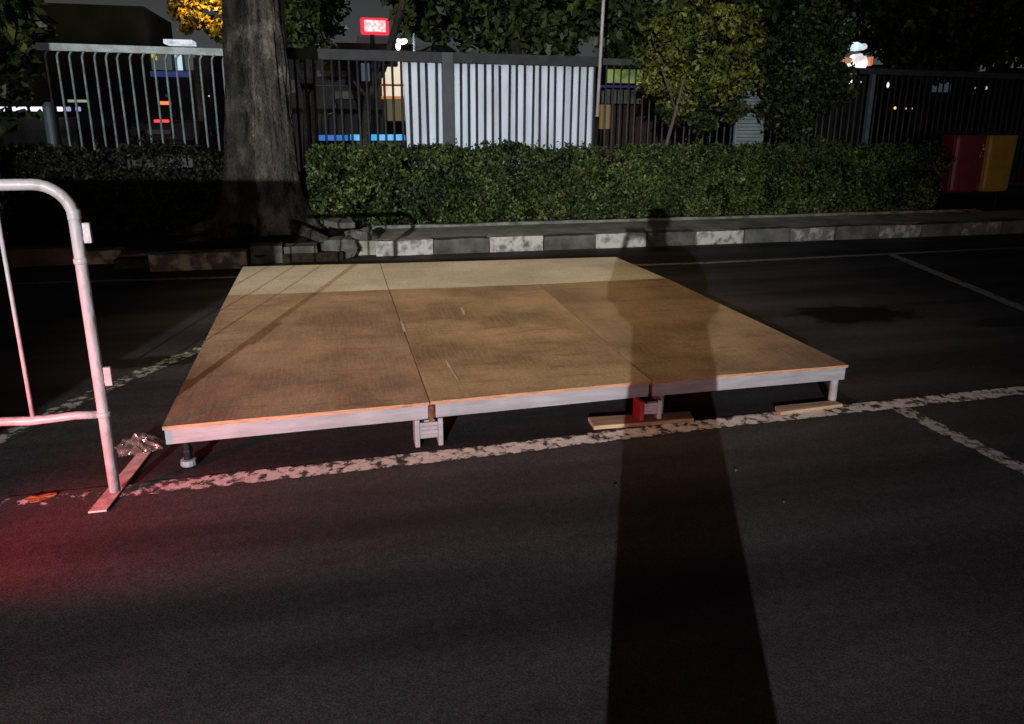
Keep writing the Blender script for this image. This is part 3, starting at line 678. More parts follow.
# ------------------------------------------------------------------ fences
FY = 8.3
def fence(label, x0, x1, z0, zt, sp, mbar, mrail, posts, railh=.1, br=.016, skip=(), low_rail=True, hook=False, tilt=0.0):
    t = thing('bar_fence', label, 'fence', ((x0+x1)/2, FY, 0))
    bm = BM(); prism_y(bm, [(x0, zt[0]-railh), (x1, zt[1]-railh), (x1, zt[1]), (x0, zt[0])], FY-.03, FY+.03); obj('top_rail', bm, mrail, t, bevel=.004)
    if low_rail:
        bm = BM(); box(bm, x0, x1, FY-.02, FY+.02, z0+.08, z0+.13); obj('bottom_rail', bm, mrail, t)
    def top(x): return zt[0]+(zt[1]-zt[0])*(x-x0)/(x1-x0)-railh-.0
    xs = np.arange(x0+sp*.6, x1-.02, sp); proto = None
    for x in xs:
        if any(abs(x-p) < .09 for p, w, m, ht in posts): continue
        if any(a < x < b for a, b in skip): continue
        if proto is None:
            bm = BM(); h = top(x)-z0-(.10 if not hook else .0)
            if hook:
                tube(bm, [(x, FY, z0), (x, FY, z0+h-.12), (x+.006, FY-.02, z0+h-.06), (x+.03, FY-.035, z0+h-.015), (x+.055, FY-.02, z0+h+.005)], [br, br, br, br*.9, br*.7], 8)
            else: tube(bm, [(x, FY, z0), (x, FY, z0+h+.098)], br, 8)
            proto = obj('bar', bm, mbar, t, smooth=True); px0 = x; loc0 = proto.location.copy()
        else:
            c = proto.copy(); COL.objects.link(c); c.parent = t; c.location = loc0+Vector((x-px0, 0, top(x)-top(px0)))
            c.rotation_euler.y = random.gauss(0, .004)
    for p, w, m, h in posts:
        bm = BM(); box(bm, p-w/2, p+w/2, FY-.045, FY+.045, .1, h); obj('post', bm, m, t, bevel=.004)
    return t
fence('grey steel bar fence with curled bar tops, left of the trunk', -2.95, -.1, .3, (2.545, 2.52), .150, M['fence'], M['fence'], [], railh=.10, br=.0155, hook=True)
fence('dark bar fence between the trunk and the thin white pole', .05, 5.05, .3, (2.56, 2.54), .128, M['fencebars'], M['fencebars'], [(2.62, .17, M['fencepost'], 2.55)], railh=.15, br=.0185)
fence('dark bar fence behind the trees right of the thin white pole', 5.12, 13.9, .3, (2.52, 2.42), .127, M['fencedark'], M['fencedark'], [(10.16, .07, M['postpale'], 2.36)], railh=.10, br=.015)
bm = BM(); tube(bm, [(-3.0, 8.6, .1), (-3.0, 8.6, 1.72), (-3.0, 8.6, 1.78)], [.09, .09, .05], 14); tag(obj('bollard', bm, M['fencepost'], at=(-3.0, 8.6, .1)), 'stubby grey-blue post beyond the left fence at the photo edge', 'post')

# white sheeting fixed behind the bars
bm = BM(); nx, nz = 70, 10
x0, x1, zb, ztp = 2.0, 5.0, .25, 2.425
for a, b in ((2.0, 5.0),):
    vs = [[bm.verts.new((a+(b-a)*i/nx - (.05 if i == 0 else 0)*j/nz, FY+.06+.012*math.sin(i*1.15)+.008*noise.noise(Vector((i*.3, j*.5, 0))), zb+(ztp-zb)*j/nz+(.012*math.sin(i*.3) if j == nz else 0))) for i in range(nx+1)] for j in range(nz+1)]
    for j in range(nz):
        for i in range(nx): bm.faces.new((vs[j][i], vs[j][i+1], vs[j+1][i+1], vs[j+1][i]))
r_ = bmesh.ops.extrude_face_region(bm, geom=bm.faces[:]); bmesh.ops.translate(bm, verts=[e for e in r_['geom'] if isinstance(e, bmesh.types.BMVert)], vec=(0, .004, 0))
tag(obj('white_sheeting', bm, M['sheet'], smooth=True, at=(3.5, FY+.06, .25)), 'bright white sheeting fixed behind the fence bars in the middle', 'sheeting')

# thin white poles with black lower part
def thin_pole(px_top, px_bot, py_bot, y, label):
    a = P(px_bot, py_bot, y=y); b = P(px_top, 28, y=y); d = (b-a)/(b.z-a.z)
    t = thing('thin_pole', label, 'pole', (a.x-d.x*(a.z-.12), y, .12), 'thin poles in front of the fence')
    bm = BM(); tube(bm, [a, a+d*3.0], .026, 10); obj('white_pipe', bm, M['pole'], t, smooth=True)
    base = a-d*(a.z-.12)
    bm = BM(); tube(bm, [base, a+d*.04], .036, 10); obj('black_base', bm, M['blackmetal'], t, smooth=True)
    bm = BM(); tube(bm, [a+d*.02, a+d*.05], .034, 10); obj('collar', bm, M['pole'], t)
thin_pole(602, 597, 119, 8.05, 'thin white pole with black base at the right end of the white sheeting')
thin_pole(284, 288, 108, 8.05, 'thin white pole with black base just right of the thick trunk')

# louvred panel
t = thing('louvred_panel', 'grey-green louvred metal panel leaning on the fence behind the hedge', 'panel', (7.7, 8.1, .2))
a = P(733, 152, y=8.08); b = P(760, 152, y=8.08)
xa, xb = 7.43, 7.96
for k in range(34):
    z = .25+k*.058
    bm = BM(); prism_x(bm, [(8.06, z), (8.075, z+.004), (8.10, z+.05), (8.085, z+.05)], xa+.03, xb-.03); obj('slat', bm, M['louvre'], t)
for xx in (xa, xb-.028):
    bm = BM(); box(bm, xx, xx+.028, 8.06, 8.12, .2, 2.24); obj('frame', bm, M['louvre'], t, bevel=.003)

# ------------------------------------------------------------------ small trees and background trees
def crown_pts(clumps, n, flat=.75):
    out = []
    for (c, r) in clumps:
        d = rng.normal(size=(n, 3)); d /= np.linalg.norm(d, axis=1)[:, None]
        out.append(np.array(c)+d*(rng.uniform(.05, 1, (n, 1))**.5)*r*np.array([1, 1, flat]))
    return np.concatenate(out)
def small_tree(name, label, base, stems, center, rad, nclump, n, size, m, mb, group=None, clump_r=.3, seed=1, cat='tree'):
    random.seed(seed)
    t = thing(name, label, cat, base, group)
    for i, (pts, r_) in enumerate(stems):
        bm = BM(); tube(bm, pts, r_, 9); obj('trunk' if i == 0 else 'branch', bm, mb, t, smooth=True)
    cl = []
    for i in range(nclump):
        while True:
            v = Vector((random.uniform(-1, 1), random.uniform(-1, 1), random.uniform(-1, 1)))
            if .25 < v.length < 1: break
        cl.append(((center[0]+v.x*rad[0], center[1]+v.y*rad[1], center[2]+v.z*rad[2]), clump_r*random.uniform(.5, 1.2)))
    leaves('crown', crown_pts(cl, n), size, m, t)
    return t
small_tree('young_tree', 'young tree with bright yellow-green crown and thin pale stem behind the hedge', (5.92, 7.45, .15),
    [([(5.80, 7.45, .15), (5.86, 7.45, .9), (5.93, 7.45, 1.3), (6.02, 7.4, 1.75), (6.15, 7.4, 2.4)], [.035, .032, .028, .025, .015]), ([(6.0, 7.42, 1.65), (6.4, 7.3, 2.2), (6.8, 7.3, 2.6)], [.02, .014, .008]), ([(6.0, 7.42, 1.75), (5.7, 7.3, 2.3), (5.5, 7.3, 2.8)], [.02, .014, .008])],
    (6.3, 7.35, 2.62), (1.0, .5, .85), 74, 150, .085, M['leaf1'], M['barkthin'], clump_r=.24, seed=3)
small_tree('young_tree', 'darker bushy tree with low drooping crown right of the louvred panel', (8.5, 7.7, .15),
    [([(8.5, 7.75, .15), (8.48, 7.7, 1.2), (8.45, 7.65, 2.0), (8.4, 7.6, 2.8)], [.05, .045, .035, .02]), ([(8.48, 7.7, 1.3), (8.7, 7.6, 2.0), (8.8, 7.6, 2.5)], [.025, .02, .01])],
    (8.22, 7.5, 2.35), (.72, .45, 1.15), 56, 190, .085, M['leaf2'], M['barkdark'], clump_r=.28, seed=5)
small_tree('shrub', 'low dark shrub leaves hanging under the bright crown', (6.5, 7.85, .15),
    [([(6.5, 7.85, .15), (6.55, 7.85, 1.0), (6.7, 7.8, 1.7)], [.02, .018, .01])], (6.6, 7.7, 1.85), (.75, .25, .4), 32, 140, .08, M['leaf2'], M['barkdark'], clump_r=.2, seed=8, cat='shrub')
# dark leaning tree in the lot beyond the fence
a = P(366, 140, y=9.6); b = P(368, 98, y=9.6); c = P(383, 70, y=9.6); d = P(398, 20, y=9.6); e = P(408, -20, y=9.6)
small_tree('leaning_tree', 'black forked trunk leaning right behind the fence under the red sign', (a.x, 9.6, .0),
    [([(a.x, 9.6, 0), a, b], [.10, .085, .075]), ([b, c, d, e], [.05, .055, .06, .05]), ([b, P(360, 88, y=9.6), P(352, 80, y=9.6)], [.04, .03, .015])],
    (e.x+.1, 9.8, 4.9), (1.3, 1.0, .8), 26, 130, .12, M['leaf2'], M['barkdark'], clump_r=.4, seed=11)
def bgtree(label, x, y, zc, rad, seed, m='leaf2', n=170, nc=44, size=.2, cr=.7, hz=0):
    small_tree('shade_tree', label, (x, y, 0), [([(x, y, 0), (x+.1, y, zc*.6), (x, y, zc)], [.16, .13, .08]), ([(x+.1, y, zc*.5), (x+rad[0]*.5, y, zc+.3)], [.08, .04]), ([(x+.1, y, zc*.5), (x-rad[0]*.5, y, zc+.3)], [.08, .04])],
               (x, y, zc), rad, nc, n, size, M[m], M['barkdark'], 'dark trees beyond the fence', cr, seed)
bgtree('dark round crown beyond the left fence at the top left corner', -5.2, 10.5, 3.2, (1.5, 1, 1.7), 21, nc=50)
bgtree('dark tree crown right of the trunk against the grey sky', .35, 13, 3.6, (.75, .8, .75), 22, nc=30, cr=.4, size=.14)
bgtree('wide dark crown above the white sheeting', 4.4, 11.5, 4.15, (2.3, 1.2, 1.25), 23, nc=120, cr=.55)
bgtree('dark crown hanging between the sheeting and the bright young tree', 7.3, 10.5, 3.9, (2.0, 1.2, 1.3), 24, nc=110, cr=.5)
bgtree('dark crown behind the bushy tree on the right', 9.6, 11.0, 3.9, (1.1, 1.0, 1.0), 25, nc=50, cr=.55)
bgtree('broad dark crown over the right fence, right of the bright stall lights', 14.9, 12.5, 4.3, (2.1, 1.3, 1.75), 26, nc=90, cr=.6)
bgtree('dark crown at the far right top of the fence', 18.6, 14.0, 4.8, (2.6, 1.3, 2.0), 27, nc=80, cr=.7)
#bgtree('dark crown between the store roof and the left fence rail', -2.3, 13.0, 4.0, (1.3, 1.0, .7), 28, nc=44, cr=.4)
yt = small_tree('street_tree', 'yellow lit crown above the left fence beside the trunk', (-2.35, 17, 0), [([(-2.35, 17, 0), (-2.3, 17, 3.0)], [.1, .07])], (-1.9, 17, 3.95), (.95, .6, .48), 22, 150, .13, M['leafy_lit'], M['barkdark'], clump_r=.3, seed=31)
yl = bpy.data.lights.new('yellow_street_light_source', 'SPOT'); yl.energy = 420; yl.color = (1, .72, .25); yl.spot_size = R(70); yl.shadow_soft_size = .1
yo = bpy.data.objects.new('yellow_street_light_source', yl); COL.objects.link(yo); yo.location = (-1.7, 15.4, 4.6); yo.rotation_euler = Vector((-.1, 1, -.2)).to_track_quat('-Z', 'Y').to_euler()

# ------------------------------------------------------------------ beyond the fence
bm = BM(); box(bm, -60, 80, 9.0, 9.15, 0, .12); struct('lot_kerb', bm, M['concrete'])
def quadbox(name, px0, px1, py0, py1, y, d, m, parent):
    a = P(px0, py0, y=y); b = P(px1, py1, y=y)
    bm = BM(); box(bm, min(a.x, b.x), max(a.x, b.x), y, y+d, min(a.z, b.z), max(a.z, b.z)); return obj(name, bm, m, parent)
# convenience store at the left
t = thing('store', 'far store with blue band and lit upright sign, seen between the left fence bars', 'building', (-5.5, 25.5, 0))
bm = BM(); box(bm, -13, -5.1, 25.4, 30, 0, 5.2); obj('wall', bm, M['bldg'], t)
bm = BM(); box(bm, -5.08, -3.2, 25.6, 30, 0, 3.9); obj('front_wing', bm, M['bldg'], t)
quadbox('blue_band', 150, 190, 71, 77, 25.3, .2, em('store_blue', (.02, .03, .12), 1), t)
quadbox('upright_sign', 174, 182, 51, 70, 25.2, .2, em_patchy('sign_white', (.62, .85, 1), (.45, .65, .8), .9, 3), t)
quadbox('canopy', 163, 192, 39, 44, 24.6, .9, em_patchy('canopy_lit', (.85, .9, 1), (.4, .45, .55), .9, 4), t)
quadbox('lit_wall', 150, 172, 52, 70, 25.28, .08, em('store_wall_lit', (.05, .055, .055), 1), t)  # light on the store walls put in as emission
quadbox('lit_wall', 184, 196, 52, 70, 25.28, .08, em('store_wall_glow_dim', (.05, .055, .055), 1), t)
ys = quadbox('poster', 151, 153.5, 52, 58, 25.2, .05, em('poster_yellow_glow', (.6, .42, .05), 1), t)  # posters emit their own yellow to look lit
quadbox('poster', 154, 157, 56, 60, 25.2, .05, em('poster_yellow_glow_dim', (.45, .38, .1), 1), t)
quadbox('lamp_panel', 165, 168, 94, 97, 25.1, .05, em('faint_panel', (.02, .02, .025), 1), t)
# row of violet-white lamps at the far left
violet = em('violet_white', (.86, .80, 1.0), 1.5)
for i, (a_, b_) in enumerate(((0, 8), (13, 27), (31, 43), (54, 63), (66, 71), (76, 81))):
    p0 = P(a_, 109, y=20); p1 = P(b_, 114, y=20)
    bm = BM(); tube(bm, [(p0.x, 20, p0.z), (p1.x, 20, p0.z)], .06, 8)
    tag(obj('tube_lamp', bm, violet if i < 4 else em('violet_dim', (.35, .33, .6), 1), at=(p0.x, 20, p0.z)),
        ['long violet-white tube lamp at the very left edge', 'violet-white tube lamp second from the left edge', 'brightest violet-white tube lamp left of the stubby post', 'short violet-white tube lamp just right of the stubby post', 'faint violet tube lamp in the gap between fence bars', 'last small violet tube lamp of the row'][i], 'lamp', 'violet-white tube lamps beyond the left fence')
bm = BM(); p0 = P(0, 119, y=20.5); box(bm, p0.x, P(75, 119, y=20.5).x, 20.5, 20.9, .0, P(50, 117, y=20.5).z); tag(obj('low_wall', bm, M['band'], at=(p0.x, 20.5, 0)), 'low pale wall below the violet lamps', 'wall')

# parked car with red lights
def parked_car():
    cx, cy = P(160, 120, y=16).x, 16.6
    t = thing('parked_car', 'dark car with its red tail light glowing beyond the left fence', 'car', (cx, cy, 0))
    prof = [(-.85, .3), (-.85, .95), (-.6, 1.05), (-.35, 1.5), (.9, 1.5), (1.5, 1.02), (2.3, .9), (2.4, .3)]
    bm = BM(); prism_x(bm, [(cy+a, b) for a, b in prof], cx-.82, cx+.82); obj('body', bm, M['blackmetal'], t, bevel=.06)
    bm = BM(); prism_x(bm, [(cy-.60, 1.09), (cy-.585, 1.09), (cy-.375, 1.44), (cy-.39, 1.44)], cx-.65, cx+.65)
    bmesh.ops.translate(bm, verts=bm.verts, vec=(0, -.03, 0)); obj('rear_window', bm, M['glass'], t)
    for sx_ in (-1, 1):
        for yy in (-.35, 1.7):
            bm = BM(); tube(bm, [(cx+sx_*.68, cy+yy, .31), (cx+sx_*.86, cy+yy, .31)], .31, 18); w = obj('wheel', bm, M['rubber'], t)
            bm = BM(); tube(bm, [(cx+sx_*.861, cy+yy, .31), (cx+sx_*.868, cy+yy, .31)], .18, 14); obj('rim', bm, M['steel'], w)
    z = P(160, 121, y=15.7).z
    bm = BM(); a = P(154, 121, y=15.7).x; b = P(169, 121, y=15.7).x; box(bm, a, b, cy-.92, cy-.855, z-.035, z+.035); obj('tail_light', bm, em('tail_red', (1, .02, .03), 1.2), t, bevel=.01)
    bm = BM(); box(bm, cx-.25, cx+.25, cy-.87, cy-.855, z-.3, z-.2); obj('licence_plate', bm, M['bldg'], t)
parked_car()
a = P(160, 103, y=24); b = P(171, 103, y=24)
bm = BM(); tube(bm, [(a.x, 24, a.z), (b.x, 24, a.z)], .055, 8); tag(obj('orange_lamp', bm, em('orange_red', (1, .22, .08), 1.3), at=(a.x, 24, a.z)), 'small orange-red lamp above the red tail light', 'lamp')
a = P(209, 96, y=24); bm = BM(); ball(bm, a, .03, 1); tag(obj('lamp_bulb', bm, em('far_white', (.6, .6, .6), 1), at=tuple(a)), 'tiny white light dot left of the trunk', 'lamp')
a = P(78, 101, y=24); bm = BM(); box(bm, a.x-.3, a.x+.3, 24, 24.1, a.z-.04, a.z+.04); tag(obj('lamp_bulb', bm, em('far_warm', (.3, .32, .25), 1), at=tuple(a)), 'short pale strip light above the violet lamps', 'lamp')

# house with lit doorway in the middle
t = thing('house', 'two-storey dark house with warm lit doorway beneath the red sign', 'building', (1.5, 20.5, 0))
bm = BM(); box(bm, -.6, 4.6, 20.4, 27, 0, P(300, 48, y=20.4).z); obj('wall', bm, M['bldg2'], t)
bm = BM(); prism_y(bm, [(-1.0, 3.55), (4.7, 3.55), (4.4, 3.72), (-.6, 3.70)], 19.9, 27.5); obj('roof', bm, M['band'], t)
quadbox('pale_strip', 317, 347, 70.5, 77, 20.1, .25, M['band'], t)
quadbox('pale_strip', 335, 361, 91, 99, 20.1, .25, M['band'], t)
quadbox('pale_strip', 291, 296, 80, 93, 20.1, .25, M['band'], t)
quadbox('balcony_rail', 296, 372, 85.0, 86.2, 20.0, .06, M['fence'], t)
quadbox('column', 365, 368.5, 86, 135, 19.9, .2, M['bldg2'], t)
w = quadbox('window', 361, 370, 63, 81, 20.25, .1, em('window_dim', (.055, .065, .09), 1), t)
quadbox('upper_wall', 357, 392, 36, 52, 20.2, .3, em('upper_lit', (.035, .025, .03), 1), t)  # wall glows faintly in place of light falling on it
quadbox('doorway', 381, 404, 58, 97, 20.2, .1, em_patchy('door_lit', (1.0, .86, .66), (.95, .6, .3), .85, 1.7), t)
quadbox('door_shelf', 381, 404, 84, 86, 19.95, .2, M['yellowpl'], t)
quadbox('counter', 382, 404, 96, 99, 19.6, .3, em('counter_orange_glow', (.5, .2, .04), 1), t)  # counter and box below emit the warm light they would catch
quadbox('counter_box', 388, 406, 99.5, 121, 19.5, .5, em('counter_tan_glow', (.10, .075, .035), 1), t)
quadbox('awning', 378, 398, 58, 66, 19.5, .5, M['band'], t)
# lot mark: pale curved loop painted on the dark wall
loop = [P(329+6*math.sin(s)*(1 if s < math.pi else .6), 106-8*math.cos(s), y=20.0) for s in [i*math.pi/8 for i in range(1, 12)]]
bm = BM(); tube(bm, loop, .02, 6); obj('painted_loop', bm, M['concrete_pale'], t)
# white lamp and red sign
t = thing('street_lamp', 'bright white lamp head glaring above the fence beside the leaning trunk', 'street lamp', (3.0, 16, 0))
a = P(402, 41, y=16)
bm = BM(); tube(bm, [(a.x+.3, 16, 0), (a.x+.3, 16, a.z+.3), (a.x, 16, a.z+.15)], .04, 8); obj('pole', bm, M['fencegrey'], t)
bm = BM(); ball(bm, a, .11, 2, (1.25, .6, .8)); ball(bm, a+Vector((-.10, 0, -.13)), .09, 2, (.7, .6, 1.1)); obj('lamp_head', bm, em('lamp_white', (.85, .93, 1), 3), t)
lamp('white_lamp_source', (a.x, 15.6, a.z-.1), 30, (.85, .93, 1), .1)
t = thing('red_sign', 'red illuminated sign board with a white middle at the top of the picture', 'sign', (2.3, 18, 0))
a = P(361, 34, y=18); b = P(389, 24, y=18)
bm = BM(); tube(bm, [(a.x+.3, 18.1, 0), (a.x+.3, 18.1, a.z)], .06, 8); obj('post', bm, M['fencedark'], t)
bm = BM(); box(bm, a.x, b.x, 18, 18.2, a.z, b.z+.15); obj('sign_box', bm, em('sign_red', (1, .03, .06), 1.1), t, bevel=.05)
bm = BM(); box(bm, a.x+.10, b.x-.10, 17.97, 17.995, a.z+.07, b.z+.08); obj('sign_face', bm, em_patchy('sign_face', (1, .92, .9), (1, .4, .45), 1.1, 12), t)
# blue strip low behind the fence
t = thing('blue_trough', 'glowing blue strip low behind the fence left of the white sheeting', 'light strip', (1.4, 10.3, 0))
a = P(318, 138, y=10.3); b = P(405, 135, y=10.3)
bm = BM(); box(bm, a.x, b.x, 10.3, 10.8, 0, a.z-.045); obj('trough', bm, M['bldg2'], t)
bm = BM(); box(bm, a.x, P(348, 138, y=10.3).x, 10.29, 10.8, a.z-.044, b.z-.01); obj('strip', bm, em('blue_dim', (.03, .16, .55), 1), t)  # both strip parts emit their blue themselves
bm = BM(); box(bm, P(351, 138, y=10.3).x, b.x, 10.29, 10.8, a.z-.044, b.z), obj('strip', bm, em('blue_lit', (.06, .42, .85), 1), t)

# green lit kiosk right of the pole
t = thing('kiosk', 'kiosk with green lit panel, blue line and grey counter behind the fence', 'kiosk', (6.6, 12.5, 0))
quadbox('green_panel', 608, 658, 69, 83.5, 12, .1, em_patchy('panel_green', (.15, .20, .035), (.07, .11, .03), 1, 2.5), t)
quadbox('blue_line', 602, 658, 85, 88, 11.95, .12, em('line_blue', (.02, .02, .11), 1), t)
quadbox('grey_panel', 602, 656, 89, 104, 12, .15, M['band'], t)
quadbox('lower_wall', 600, 700, 105, 150, 12.1, .2, mat('maroon_wall', (.035, .015, .018), .9, var=.3), t)
quadbox('yellow_door', 600.5, 610, 104.5, 129, 11.9, .15, em('door_yellow_glow', (.10, .06, .008), 1), t)  # lit look of the door put in as a dim yellow glow
quadbox('roof', 602, 700, 61, 68, 11.8, 1.5, M['bldg2'], t)
a = P(661, 77, y=11.7)
for px_, py_, nm in ((657, 76, 'warm light dot left under the bright crown'), (683, 77, 'warm light dot in the middle under the bright crown')):
    a = P(px_, py_, y=11.6); bm = BM(); ball(bm, a, .035, 1); tag(obj('lamp_bulb', bm, em('dot_'+str(px_), (.6, .62, .35), 1.1), at=tuple(a)), nm, 'lamp')
# bright stall lights on the right
t = thing('lit_stall', 'bright white and orange stall lights behind the right fence', 'stall', (P(856, 60, y=11.4).x, 11.4, 0))
for (x0, x1, y0, y1, c, s, nm) in ((846, 866, 43, 51, (.7, .88, 1), 1.3, 'top_sign'), (852, 867, 54, 69, (1, .95, .93), 1.5, 'middle_sign'), (841, 851, 57, 64, (.8, .42, .2), 1, 'side_sign'), (867, 871, 56, 66, (.8, .2, .05), 1, 'side_sign'), (846, 868, 70, 74, (.45, .4, .42), 1, 'shelf')):
    a = P(x0, y1, y=11.4); b = P(x1, y0, y=11.4); bm = BM(); c_ = (a+b)/2
    n = 14; pts = [(c_.x+(b.x-a.x)/2*math.cos(k*2*math.pi/n)*random.uniform(.7, 1.15), c_.z+(b.z-a.z)/2*math.sin(k*2*math.pi/n)*random.uniform(.7, 1.15)) for k in range(n)]
    prism_y(bm, pts, 11.4-random.random()*.1, 11.6); obj(nm, bm, em_patchy(nm+'_glow', c, tuple(q*.45 for q in c), s, 3.5), t)
bm = BM(); box(bm, P(838, 100, y=11.4).x, P(872, 100, y=11.4).x, 11.65, 12.2, 0, P(850, 76, y=11.4).z); obj('booth', bm, M['bldg2'], t)
for i, (px_, py_, r_, c, nm) in enumerate(((850, 81, .10, (1, .97, .9), 'round white lamp below the bright stall lights'), (888, 85, .05, (.7, .75, .8), 'small upright white lamp between the fence bars'), (895, 108, .05, (1, .62, .15), 'amber dot, first of the row of tiny lights at right'), (906, 108.5, .03, (.4, .4, .4), 'pale dot next to the amber dot'), (912, 108.5, .03, (.4, .4, .4), 'last pale dot of the row of tiny lights at right'), (796, 50, .05, (.55, .6, .55), 'single white dot shining through the bushy tree'), (861, 82, .025, (.5, .5, .5), 'tiny dot right of the round white lamp'), (986, 88, .06, (.3, .36, .36), 'faint lamp on the grey building at far right'), (975, 88, .03, (.2, .24, .24), 'fainter dot left of the far right lamp'))):
    yy_ = 11.3 if i in (0, 5, 6) else 19; r_ = r_*(.62 if i in (0, 5, 6) else 1); a = P(px_, py_, y=yy_); bm = BM(); ball(bm, a, r_, 2, (1, .6, 1.9 if i == 1 else 1)); tag(obj('lamp_bulb', bm, em('bulb_glow_%d' % i, c, 1.3), at=tuple(a)), nm, 'lamp')
t = thing('low_building', 'faint grey building behind the fence at the far right', 'building', (P(950, 80, y=24).x, 24, 0))
bm = BM(); box(bm, P(925, 80, y=24).x, P(1060, 80, y=24).x, 24, 28, 0, P(950, 71, y=24).z); obj('wall', bm, M['bldg2'], t)
quadbox('eave', 930, 956, 72, 76, 23.8, .2, em_patchy('eave_grey_glow', (.05, .052, .055), (.012, .012, .014), 1, 1.5), t)  # eave emits a faint patchy grey to look lit
quadbox('vent', 977, 985, 66, 71, 23.8, .2, em('vent_grey_glow', (.06, .06, .066), 1), t)  # vent given a dim glow, it is no lamp
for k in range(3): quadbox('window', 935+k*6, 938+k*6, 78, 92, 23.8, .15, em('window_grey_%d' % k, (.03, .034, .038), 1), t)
# far row of dark buildings along the street
bm = BM(); box(bm, -40, -13.2, 27, 32, 0, 4.6); tag(obj('far_building', bm, M['bldg2'], at=(-26, 29, 0)), 'dark far building at the left beyond the store', 'building')
bm = BM(); box(bm, 5.2, 40, 29, 33, 0, 4.2); tag(obj('far_building', bm, M['bldg2'], at=(22, 31, 0)), 'long dark far building behind the right fence', 'building')

# ------------------------------------------------------------------ bins at the right
t = thing('bin_stand', 'black metal stand carrying the coloured bins on the pavement', 'bin stand', (11.6, 7.2, .1))
for xx in (10.46, 11.86):
    bm = BM(); box(bm, xx-.025, xx+.025, 7.0, 7.05, .05, 1.42); obj('post', bm, M['blackmetal'], t)
for z in (.40, 1.38):
    bm = BM(); box(bm, 10.49, 11.83, 7.005, 7.045, z, z+.035); obj('rail', bm, M['blackmetal'], t)
for (xx, m, lab) in ((10.82, 'redbin', 'red bin hanging on the stand, with a small white mark'), (11.45, 'yelbin', 'yellow bin hanging on the stand beside the red one')):
    b_ = thing('litter_bin', lab, 'bin', (xx, 6.85, .46), 'coloured litter bins on the stand')
    n = 40; bm = BM(); rings = []
    for (z, s) in ((.46, .88), (.50, .93), (1.30, 1.0), (1.34, 1.02), (1.355, 1.0)):
        ring = []
        for k in range(n):
            a_ = 2*math.pi*k/n; cx_ = math.copysign(abs(math.cos(a_))**.45, math.cos(a_)); sy_ = math.copysign(abs(math.sin(a_))**.45, math.sin(a_))
            rib = 1+.012*math.cos(k*math.pi)
            ring.append(bm.verts.new((xx+.30*s*cx_*rib, 6.80+.19*s*sy_, z)))
        rings.append(ring)
    for j in range(len(rings)-1):
        for k in range(n): bm.faces.new((rings[j][k], rings[j][(k+1) % n], rings[j+1][(k+1) % n], rings[j+1][k]))
    bm.faces.new(rings[0][::-1]); bm.faces.new(rings[-1]); obj('body', bm, M[m], b_)
    for dx in (-.15, .15):
        bm = BM(); box(bm, xx+dx-.02, xx+dx+.02, 6.985, 7.004, 1.2, 1.42); obj('hanger', bm, M['blackmetal'], b_)
    if m == 'redbin':
        bm = BM()
        for (u_, v_, w_) in ((.20, 1.20, .035), (.22, 1.14, .05), (.19, 1.08, .04), (.17, 1.04, .05), (.22, 1.03, .03)):
            a_ = [(xx+u_+w_*.5*math.cos(k*math.pi/3)*random.uniform(.6, 1.1), v_+w_*.7*math.sin(k*math.pi/3)*random.uniform(.6, 1.1)) for k in range(6)]
            prism_y(bm, a_, 6.603, 6.606)
        obj('white_mark', bm, M['kerbpaint'], b_)

# ------------------------------------------------------------------ behind the camera: what lights and shades the place
def street_lamp(label, head, base, arm):
    t = thing('street_lamp', label, 'street lamp', (base[0], base[1], 0))
    top = Vector((base[0], base[1], head.z+.25))
    bm = BM(); tube(bm, [(base[0], base[1], 0), (base[0], base[1], 1.0), top], [.08, .07, .05], 12); obj('pole', bm, M['fencegrey'], t)
    bm = BM(); tube(bm, [top, Vector((head.x, head.y, head.z+.3))], .03, 8); obj('arm', bm, M['fencegrey'], t)
    bm = BM(); box(bm, head.x-.3, head.x+.3, head.y-.15, head.y+.15, head.z+.2, head.z+.32); obj('lamp_head', bm, M['fencegrey'], t, bevel=.03)
street_lamp('white street lamp behind the photographer', MAIN+Vector((0, 0, .1)), (-6.6, -19.2), 1)
street_lamp('tall sodium street lamp left of the photographer', SOD+Vector((0, 0, .4)), (-3.9, -1.6), 1)

